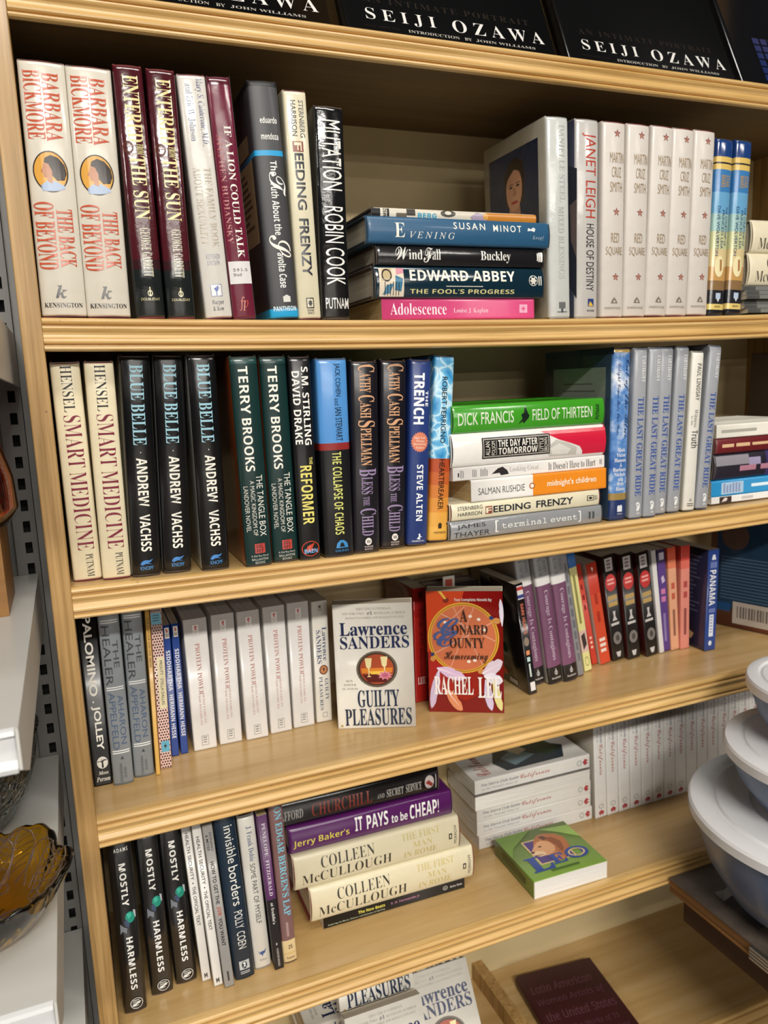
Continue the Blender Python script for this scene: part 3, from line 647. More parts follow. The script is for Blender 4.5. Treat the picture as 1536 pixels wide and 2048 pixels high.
D['conard'] = dict(k='p', c='a8221c', d=.105, ro=.25, co=.4, z=[(.25, '9a1a18'), (1, 'a8221c')], sp=[
    p('3a1014', (.4, .04), (.7, .04), (.6, .09), (.46, .08)), t('A CONARD COUNTY', 'r', '4a1418', .4, .18, .7, .5), t('HOMECOMING', 'r', '4a1418', .4, .52, .6, .78), h('LEE', 'r', 'e6d8d0', .2, .78, .8, .84)],
    ff=[p('c2421c', (0, 0), (.5, 0), (.35, .3), (0, .5)), p('7a1214', (0, .8), (.5, .9), (1, .75), (1, 1), (0, 1)), e('dca43a', .01, .09, .95, .67, 48), e('c96f4a', .055, .115, .905, .645, 48), g('8a5a20', .03, .102, .93, .658, .02, 48),
        p('d89a80', (.06, .38), (.5, .12), (.51, .125), (.075, .39)), p('d89a80', (.2, .18), (.9, .4), (.895, .41), (.195, .19)), p('d89a80', (.1, .5), (.85, .25), (.855, .26), (.105, .51)), p('d89a80', (.3, .62), (.62, .125), (.63, .13), (.31, .625)), p('d89a80', (.72, .6), (.35, .13), (.36, .125), (.73, .595)),
        e('7a2a1c', .22, .05, .3, .095), p('d8b04a', (.16, 0), (.2, 0), (.27, .06), (.24, .065)), e('2c3a6a', .82, .2, .88, .23), e('c98a4a', .86, .215, .97, .265), e('2c3a6a', .04, .5, .09, .53), e('c98a4a', .035, .53, .1, .575), e('c98a4a', .66, .63, .75, .675),
        e('efe0d0', .55, .19, .6, .215), e('efe0d0', .66, .215, .71, .24), e('efe0d0', .22, .24, .27, .265), e('efe0d0', .74, .3, .79, .325), e('efe0d0', .52, .56, .57, .585), e('efe0d0', .6, .55, .65, .575),
        feather('c8b4d0', 0.15, 0.64, 0.03, 0.97, 0.055), rachis('f2e6ee', 0.15, 0.64, 0.03, 0.97), feather('d8b8d8', 0.12, 0.63, 0.5, 0.71, 0.05), rachis('f2e6ee', 0.12, 0.63, 0.5, 0.71), feather('dccad8', 0.72, 0.67, 0.99, 0.57, 0.06), rachis('f2e6ee', 0.72, 0.67, 0.99, 0.57), feather('e6e0ee', 0.74, 0.69, 0.99, 0.73, 0.05), rachis('f2e6ee', 0.74, 0.69, 0.99, 0.73), feather('d88a60', 0.22, 0.8, 0.45, 0.98, 0.055), rachis('f2e6ee', 0.22, 0.8, 0.45, 0.98), feather('cfc0e0', 0.76, 0.72, 0.84, 0.98, 0.055), rachis('f2e6ee', 0.76, 0.72, 0.84, 0.98), feather('e0d890', 0.86, 0.72, 0.97, 0.98, 0.05), rachis('f2e6ee', 0.86, 0.72, 0.97, 0.98), feather('d8d0e0', 0.99, 0.28, 0.97, 0.06, 0.03), rachis('f2e6ee', 0.99, 0.28, 0.97, 0.06),
        h('Two Complete Novels by', 'sb', 'f0e6e0', .37, .055, .86, .085, -.01), h('A', 'r', '33241e', .44, .145, .54, .245), h('C', 'sc', '4a5a8c', .14, .215, .42, .36, .01), h('ONARD', 'r', '33241e', .33, .27, .8, .35), h('C', 'sc', '4a5a8c', .08, .315, .4, .45, .01), h('OUNTY', 'r', '33241e', .3, .375, .76, .46), h('Homecoming', 'sc', '33241e', .22, .485, .8, .585),
        h('RACHEL', 'r', 'f2ece8', .08, .695, .6, .85, .004), h('LEE', 'r', 'f2ece8', .66, .7, .97, .87, .004)])
D['torn'] = dict(c='1f1814', d=.098, ro=.6, sp=[], ff=[])
D['hearts'] = dict(k='p', c='141214', d=.105, ro=.2, co=.5, L='1a1614', z=[(1, '141214')], sp=[
    r('e0dcdc', .2, .02, .9, .14), r('b83a3a', .2, .03, .9, .06), r('3a4a8a', .2, .1, .9, .13), t('DARK HEARTS', 'sb', 'd8785c', .36, .18, .72, .45), e('8a7a6a', .2, .48, .8, .56), r('d88a5a', .3, .6, .7, .64), r('b8d0cc', .3, .66, .66, .7), bars('c8d4ce', .4, .72, .6, .84, 1, 1), r('e0dcdc', .26, .89, .84, .97)],
    lf=[p('4a2416', (.3, .02), (.7, .04), (.6, .2), (.35, .15)), r('6a6a62', .04, .72, .2, .8), e('c23a22', .3, .86, .46, .93), r('b8b4b0', .5, .93, .72, .97), e('1e3a22', .4, .6, .56, .7)])
D['courage'] = dict(c='6f4460', d=.15, ro=.3, co=.3, L='b4b0a8', bd='3a2a34', z=[(.19, '9a9a9c'), (.2, 'd8d6d4'), (.25, 'e6e4e2'), (.87, '744866'), (1, '17161a')], sp=[
    t('JOHN', 'r', '66666c', .56, .07, .8, .16, off=-.01), t('KASICH', 'r', '66666c', .22, .06, .46, .18, off=-.01), t('Courage Is Contagious', 'r', 'c8b8c6', .36, .29, .7, .82, off=-.008), g('d0cccc', .42, .9, .62, .935, .3), r('d0cccc', .5, .885, .54, .935), h('Doubleday', 'r', 'd0cccc', .2, .95, .82, .968)])
D['greyslim'] = dict(c='8c8c90', d=.14, sp=[bars('6a6a70', .3, .1, .7, .9, 9, .7)])
D['lemon'] = dict(k='p', c='ddd690', d=.13, z=[(.14, '2f6ab0'), (.66, 'dcd592'), (.84, 'd8b8ac'), (1, 'dcd592')], sp=[bars('8a864a', .3, .2, .6, .6, 1, 1), p('3a2c2c', (.2, .7), (.7, .68), (.8, .78), (.3, .82)), g('8a864a', .24, .88, .76, .96, .2)])
D['redslim'] = dict(k='p', c='c63a26', d=.105, sp=[bars('e8c8b8', .3, .72, .7, .86, 3), bars('8a2018', .3, .1, .7, .5, 4)])
D['redwide'] = dict(k='p', c='cf4a2c', d=.105, L='d8d4cc', z=[(.3, 'c23a24'), (1, 'cf4a2c')], sp=[bars('a82f1c', .34, .3, .62, .65, 2, .6), bars('ecd8cc', .2, .74, .8, .9, 3, .6), p('e6dcd6', (.4, .04), (.6, .05), (.5, .09))])
D['blackred'] = dict(k='p', c='1c1816', d=.105, L='4a1c1a', ro=.3, co=.3, sp=[
    r('b4aeae', .2, .03, .78, .15), bars('6a5a60', .32, .045, .66, .14, 3, .6), e('c03a3a', .08, .18, .92, .34), bars('e8a8a0', .24, .225, .76, .295, 2, .5), bars('b89a62', .14, .38, .86, .5, 2, .7), p('c8c4c4', (.4, .53), (.6, .53), (.56, .58), (.7, .62), (.3, .62), (.44, .58)), bars('c8c4c4', .16, .64, .84, .68, 1, .6), e('7a7674', .2, .73, .86, .85), e('4a4644', .4, .76, .7, .82), p('c8c4c4', (.3, .92), (.7, .92), (.6, .97), (.4, .97))])
D['whiteslim'] = dict(k='p', c='d8d4d2', d=.105, pg='w', sp=[])
D['purple'] = dict(k='p', c='563a7c', d=.105, z=[(.12, '3a2a54'), (1, '5a3e84')], sp=[r('b8b0c0', .2, .03, .8, .1), p('c8b8d0', (.3, .27), (.6, .25), (.8, .31), (.4, .33)), bars('c87aa8', .2, .38, .75, .53, 2, .7), bars('8a78ac', .3, .62, .62, .9, 1, 1)])
D['peach'] = dict(k='p', c='dc9a78', d=.105, z=[(.12, 'd8583c'), (.2, 'dc7c5c'), (1, 'e0a482')], sp=[bars('c05a48', .3, .34, .7, .54, 2, .6), bars('8a5a48', .36, .6, .64, .86, 1, 1)])
D['rose'] = dict(k='p', c='d88070', d=.105, z=[(.14, 'd4483c'), (.22, 'd86a5c'), (1, 'dc8a7a')], sp=[bars('b04a48', .3, .34, .7, .54, 2, .6), bars('8a4a44', .36, .6, .64, .86, 1, 1)])
D['panama'] = dict(k='p', c='2a4284', d=.105, ro=.3, co=.3, L='2a2c48', sp=[p('d8dce4', (.4, .05), (.6, .05), (.7, .1), (.3, .1)), r('6a78b0', .2, .12, .8, .18), t('PANAMA', 'sb', 'e6e8ee', .2, .2, .76, .55), r('6a78b0', .2, .58, .8, .62), r('d0d6e4', .3, .64, .7, .86), bars('2a4284', .4, .66, .6, .84, 6, .3), e('d8dce4', .3, .9, .6, .95)],
    lf=[bars('565a7a', .1, .08, .85, .66, 14, .35), p('c8a878', (.05, .74), (.3, .76), (.75, .86), (.7, .92), (.3, .9)), r('b8b0a8', .1, .88, .3, .96)])
D['barcode'] = dict(c='24507c', d=.2, ro=.3, co=.2, L='7a4030', lf=[r('20384e', .06, .06, 1, .84), e('5a4436', .1, .14, .35, .36), bars('4a6276', .1, .42, .98, .78, 14, .4), r('1f4a78', .06, .8, .2, .87), r('b8aca0', .22, .78, .66, .96)] + [r('6a625e', .26 + .026 * i, .815, .26 + .026 * i + (.016 if i % 3 else .01), .91) for i in range(13)])
D['harmless'] = dict(c='0f0f11', d=.145, ro=.14, co=.7, sp=[
    h('ADAMS', 's', 'e8e6e0', .26, .045, .84, .068, .012, 1.4), t('MOSTLY', 'sb', 'f2f0ea', .4, .133, .68, .375, off=.008, sp=1.1), t('HARMLESS', 'sb', 'f2f0ea', .4, .555, .68, .862, off=.008, sp=1.1),
    e('1f8f7a', .46, .41, .86, .475), p('3fb8a0', (.52, .42), (.68, .415), (.74, .435), (.58, .45)), p('3a4a6a', (.4, .46), (.5, .45), (.62, .478), (.56, .5), (.44, .485)), p('7a7f88', (.22, .47), (.36, .49), (.5, .5), (.46, .53), (.3, .515), (.2, .53)), p('b8bcc0', (.8, .405), (.9, .41), (.9, .45), (.86, .45)),
    e('e2e0da', .3, .913, .84, .978), e('0f0f11', .325, .916, .815, .975), bars('c8c6c0', .42, .925, .72, .967, 4, .4), p('e2e0da', (.36, .955), (.7, .935), (.78, .94), (.44, .962))])
D['health'] = dict(k='p', c='dcd8d2', d=.14, ro=.35, L='b8b2a8', sp=[t('HEALTH SECURITY', 's', '33302e', .28, .07, .66, .36, off=.01), t('\u2022', 's', '33302e', .4, .375, .54, .385), t('THE OFFICIAL TEXT', 's', '33302e', .28, .4, .66, .645, off=.01), p('33302e', (.3, .95), (.42, .95), (.42, .96), (.54, .957), (.54, .95), (.66, .95), (.66, .978), (.54, .978), (.54, .966), (.42, .97), (.42, .978), (.3, .978))])
D['job'] = dict(k='p', c='8f8c88', d=.14, L='6a6764', sp=[t('DONAHO', 's', '262422', .56, .05, .8, .16, off=.006), t('& MEYER', 's', '262422', .2, .06, .44, .155, off=.006), t('HOW TO GET THE', 's', '1f1d1c', .3, .22, .68, .48, off=.016), t('JOB', 'sb', 'b8584a', .26, .495, .72, .55), t('YOU WANT', 's', '1f1d1c', .3, .565, .68, .74, off=.016), bars('3a3836', .4, .9, .6, .96, 1, 1)])
D['borders'] = dict(c='13283a', d=.14, ro=.35, co=.2, bd='12202c', sp=[t('invisible', 's', 'efece4', .4, .07, .84, .29), t('borders', 's', 'efece4', .38, .31, .84, .545), t('POLLY', 's', 'efece4', .36, .58, .76, .685, off=-.004), t('COEN', 's', 'efece4', .36, .705, .76, .81, off=-.004), r('b8bcbc', .28, .885, .78, .94), e('13283a', .4, .89, .66, .936), p('e6e6e2', (.46, .932), (.52, .91), (.46, .9), (.56, .893), (.6, .905), (.56, .915), (.64, .93), (.54, .92)), bars('c8cccc', .3, .95, .76, .97, 2, .4)])
D['dobie'] = dict(c='dcd8cf', d=.14, ro=.2, co=.6, bu=.2, bd='8a8a88', sp=[t('J. Frank Dobie', 'r', '3f4f7a', .4, .07, .74, .295, off=-.008), t('SOME PART OF MYSELF', 's', '33302e', .4, .31, .7, .7), p('2f4f86', (.26, .875), (.36, .89), (.5, .885), (.66, .885), (.78, .87), (.68, .9), (.56, .905), (.52, .92), (.46, .905), (.36, .9)), h('TEXAS', 'r', '4a4a52', .32, .935, .74, .948, -.008)])
D['penelope'] = dict(k='p', c='57285c', d=.135, z=[(.54, '57285c'), (1, '1a1418')], pg='o', sp=[t('PENELOPE', 'r', 'e6dce4', .34, .05, .7, .26, off=-.006), t('FITZGERALD', 'r', 'e6dce4', .34, .285, .7, .515, off=-.006), t("at freddie's", 'r', 'e6e2dc', .34, .56, .66, .7), t('MARINER BOOKS', 'r', 'c8c4bc', .4, .86, .62, .98, off=-.006), star('c8c4bc', .36, .82, .6, .845, 4, .4)])
D['edgar'] = dict(c='7c5a58', d=.14, ro=.35, z=[(.855, '7c5a58'), (1, 'dcc494')], sp=[t("ON EDGAR BERGEN'S LAP", 'r', '7fc0d4', .36, .03, .86, .7, off=.004), bars('a88a88', .4, .74, .58, .83, 1, 1), h('25', 'sb', '4a3a2a', .42, .885, .72, .91), r('c8a868', 0, .935, 1, .94), h('Peacock', 'r', '5a4a36', .24, .958, .82, .972)])
D['churchill'] = dict(c='171314', d=.15, ro=.18, co=.7, bu=.1, sp=[t('STAFFORD', 'r', 'a09c96', .3, .0, .66, .165), t('CHURCHILL', 'r', '7a2e26', .22, .215, .74, .575), t('AND', 'r', '9a968e', .3, .605, .5, .65), t('SECRET', 'r', 'a8a49c', .28, .665, .6, .77), t('SERVICE', 'r', 'a8a49c', .28, .785, .62, .885), e('b8aca8', .24, .905, .78, .965), p('8a2a26', (.3, .95), (.5, .91), (.6, .93), (.4, .96)), bars('b8aca8', .2, .975, .8, .985, 1)])
D['cheap'] = dict(c='56195e', d=.15, ro=.25, co=.6, bd='2c1030', sp=[t("Jerry Baker's", 'sb', 'e2d25c', .22, .03, .56, .355, off=-.006), t('IT', 'sb', 'f2f0ee', .34, .39, .86, .435), t('PAYS', 'sb', 'f2f0ee', .3, .46, .84, .59), t('to be', 'sb', 'f2f0ee', .3, .61, .66, .71), t('CHEAP!', 'sb', 'f2f0ee', .26, .725, .82, .91)])
D['rome'] = dict(c='ddd3b4', d=.16, ro=.35, co=.2, bd='6a2a22', sp=[t('COLLEEN', 'r', '2e2a24', .54, .16, .86, .47, off=-.012), t('McCULLOUGH', 'r', '2e2a24', .16, .05, .46, .57, off=-.012), t('THE FIRST', 'r', 'c8b878', .68, .635, .88, .87, off=-.012), t('MAN', 'r', 'c8b878', .42, .7, .6, .82, off=-.012), t('IN ROME', 'r', 'c8b878', .14, .645, .34, .85, off=-.012), r('2e2a24', .38, .925, .56, .945), r('ddd3b4', .42, .931, .52, .939), h('MORROW', 's', '4a463c', .2, .958, .78, .975)])
D['beats'] = dict(k='p', c='17181a', d=.14, ro=.35, pg='w', sp=[t('The New Beats', 'sb', 'd8cf5a', .46, .235, .74, .42, off=.006), t('Exploring the Music, Culture, and Attitudes of Hip-Hop', 's', 'b8bca0', .14, .03, .32, .42, off=.006), t('S. H. Fernando Jr.', 'sb', 'b07a9c', .4, .462, .66, .672), g('c8c8c4', .34, .838, .74, .872, .2), bars('c8c8c4', .44, .85, .62, .862, 2), t('Anchor Books', 's', 'd0d0cc', .42, .89, .62, .98, off=.008)])
D['guide'] = dict(k='p', c='e4e1dc', d=.102, ro=.3, co=.2, pg='w', L='c8c2b6', sp=[t('The Sierra Club Guide', 'sb', '6a6d7a', .52, .05, .72, .37, off=-.008), t('to the Natural Areas of', 'i', '8a8d98', .2, .06, .4, .36), t('California', 'sc', 'b8645e', .3, .38, .74, .64), g('7a8a86', .3, .885, .7, .925, .2), p('b0444a', (.25, .955), (.5, .935), (.75, .955), (.6, .985), (.5, .965), (.4, .985))],
    ff=[r('b8302c', .9, .03, .93, .25), p('3a4650', (.1, .3), (.4, .25), (.8, .35), (.86, .7), (.5, .9), (.12, .8)), p('7a94a0', (.2, .4), (.5, .34), (.7, .5), (.4, .62)), p('2a4a3a', (.3, .7), (.7, .62), (.8, .8), (.4, .86)), p('cfc4a8', (.5, .5), (.8, .42), (.84, .55), (.6, .6)), h('California', 'sc', 'b04a44', .1, .06, .85, .22)])
D['leo'] = dict(k='p', c='6f8c3a', d=.12, ro=.35, co=.2, pg='w', F='86a84c', sp=[bars('3a4a1c', .3, .2, .7, .8, 1, 1)],
    ff=[p('6f9038', (0, 0), (.5, 0), (.1, .3), (0, .5)), p('96b85a', (.6, .05), (1, .1), (1, .4), (.8, .2)), r('e0c08a', .25, .22, .74, .74), r('4f3a7c', .27, .24, .72, .72), p('6a2f3a', (.56, .5), (.72, .42), (.72, .72), (.5, .72)), p('b06a3e', (.36, .34), (.42, .24), (.5, .16), (.6, .15), (.72, .2), (.8, .32), (.78, .5), (.7, .62), (.6, .72), (.46, .74), (.42, .6), (.36, .5)),
    p('d8a074', (.27, .46), (.34, .38), (.42, .3), (.5, .28), (.58, .34), (.6, .44), (.56, .54), (.46, .6), (.34, .58), (.28, .54)), p('e8c49c', (.26, .48), (.34, .46), (.42, .5), (.42, .57), (.34, .59), (.28, .55)), p('8a4a28', (.56, .24), (.66, .26), (.72, .38), (.68, .54), (.62, .6), (.62, .44)), p('5a2c1a', (.5, .2), (.57, .19), (.6, .26), (.54, .29)), p('3a1e14', (.25, .47), (.3, .455), (.31, .485), (.27, .5)), e('2a160e', .4, .385, .445, .41), p('6a3820', (.28, .54), (.38, .555), (.37, .565), (.28, .555)), p('c07a4a', (.42, .6), (.56, .56), (.6, .74), (.44, .76)),
        h('L', 'r', '2f4a94', .1, .56, .4, .86, .02), h('E', 'r', '2f4a94', .4, .6, .6, .8, .02), h('O', 'r', '2f4a94', .62, .56, .92, .8, .02), g('e0c08a', .66, .6, .88, .76, .2), bars('4a6a2c', .3, .87, .7, .92, 1, .8)])
D['gprep'] = dict(D['sanders'])
D['latin'] = dict(c='3a1018', d=.17, ro=.4, co=.1, F='3a1218', ff=[h('Latin American', 'si', '5c3640', .08, .16, .86, .25, .006), h('Women Artists of', 'si', '5c3640', .08, .31, .92, .4, .006), h('the United States', 'si', '5c3640', .08, .46, .94, .55, .006), h('The Works of 33', 'si', '5c3640', .3, .62, .86, .69), h('Twentieth-Century', 'si', '5c3640', .3, .72, .92, .79)], sp=[])
OZ = [h('SEIJI', 'r', 'e6e4e0', .10, .879, .42, .938, -.01, 1.5), h('OZAWA', 'r', 'e6e4e0', .5, .879, .96, .938, -.01, 1.5), h('INTRODUCTION', 'r', 'b8b4ac', .28, .959, .52, .972, -.004), h('BY', 'r', 'b8b4ac', .545, .959, .58, .972, -.004), h('JOHN WILLIAMS', 'r', 'b8b4ac', .6, .959, .9, .972, -.004), h('AN INTIMATE PORTRAIT', 'r', '2c2622', .1, .825, .9, .853, -.006, 1.3), h('MUSIC DIRECTOR', 'r', '241f1c', .08, .959, .24, .97, -.006)]
D['conductor'] = dict(c='0b0b0c', d=.27, ro=.12, co=.6, sp=[], ff=OZ)
D['conductor_photo'] = dict(c='0b0b0c', d=.27, ro=.12, co=.6, sp=[], ff=OZ + [p('4a3328', (.2, .36), (.5, .33), (.62, .4), (.5, .43), (.3, .42)), p('4a3328', (.34, .5), (.5, .47), (.6, .52), (.52, .56), (.38, .56)), p('5c5448', (.55, .53), (.95, .46), (.95, .468), (.55, .542)), p('3a2a22', (.3, .2), (.52, .18), (.56, .3), (.4, .34))])
D['window_grid'] = dict(c='0b0c10', d=.27, ro=.15, co=.6, sp=[], ff=[r('182a5c', .2 + .06 * i, .70 + .045 * j, .248 + .06 * i, .736 + .045 * j) for i in range(6) for j in range(6) if (i * j) % 5 != 3])
D['glossies'] = dict(k='p', c='4c4c4a', d=.2, ro=.3, sp=[r('7a7a76', .1, .1, .9, .9)])

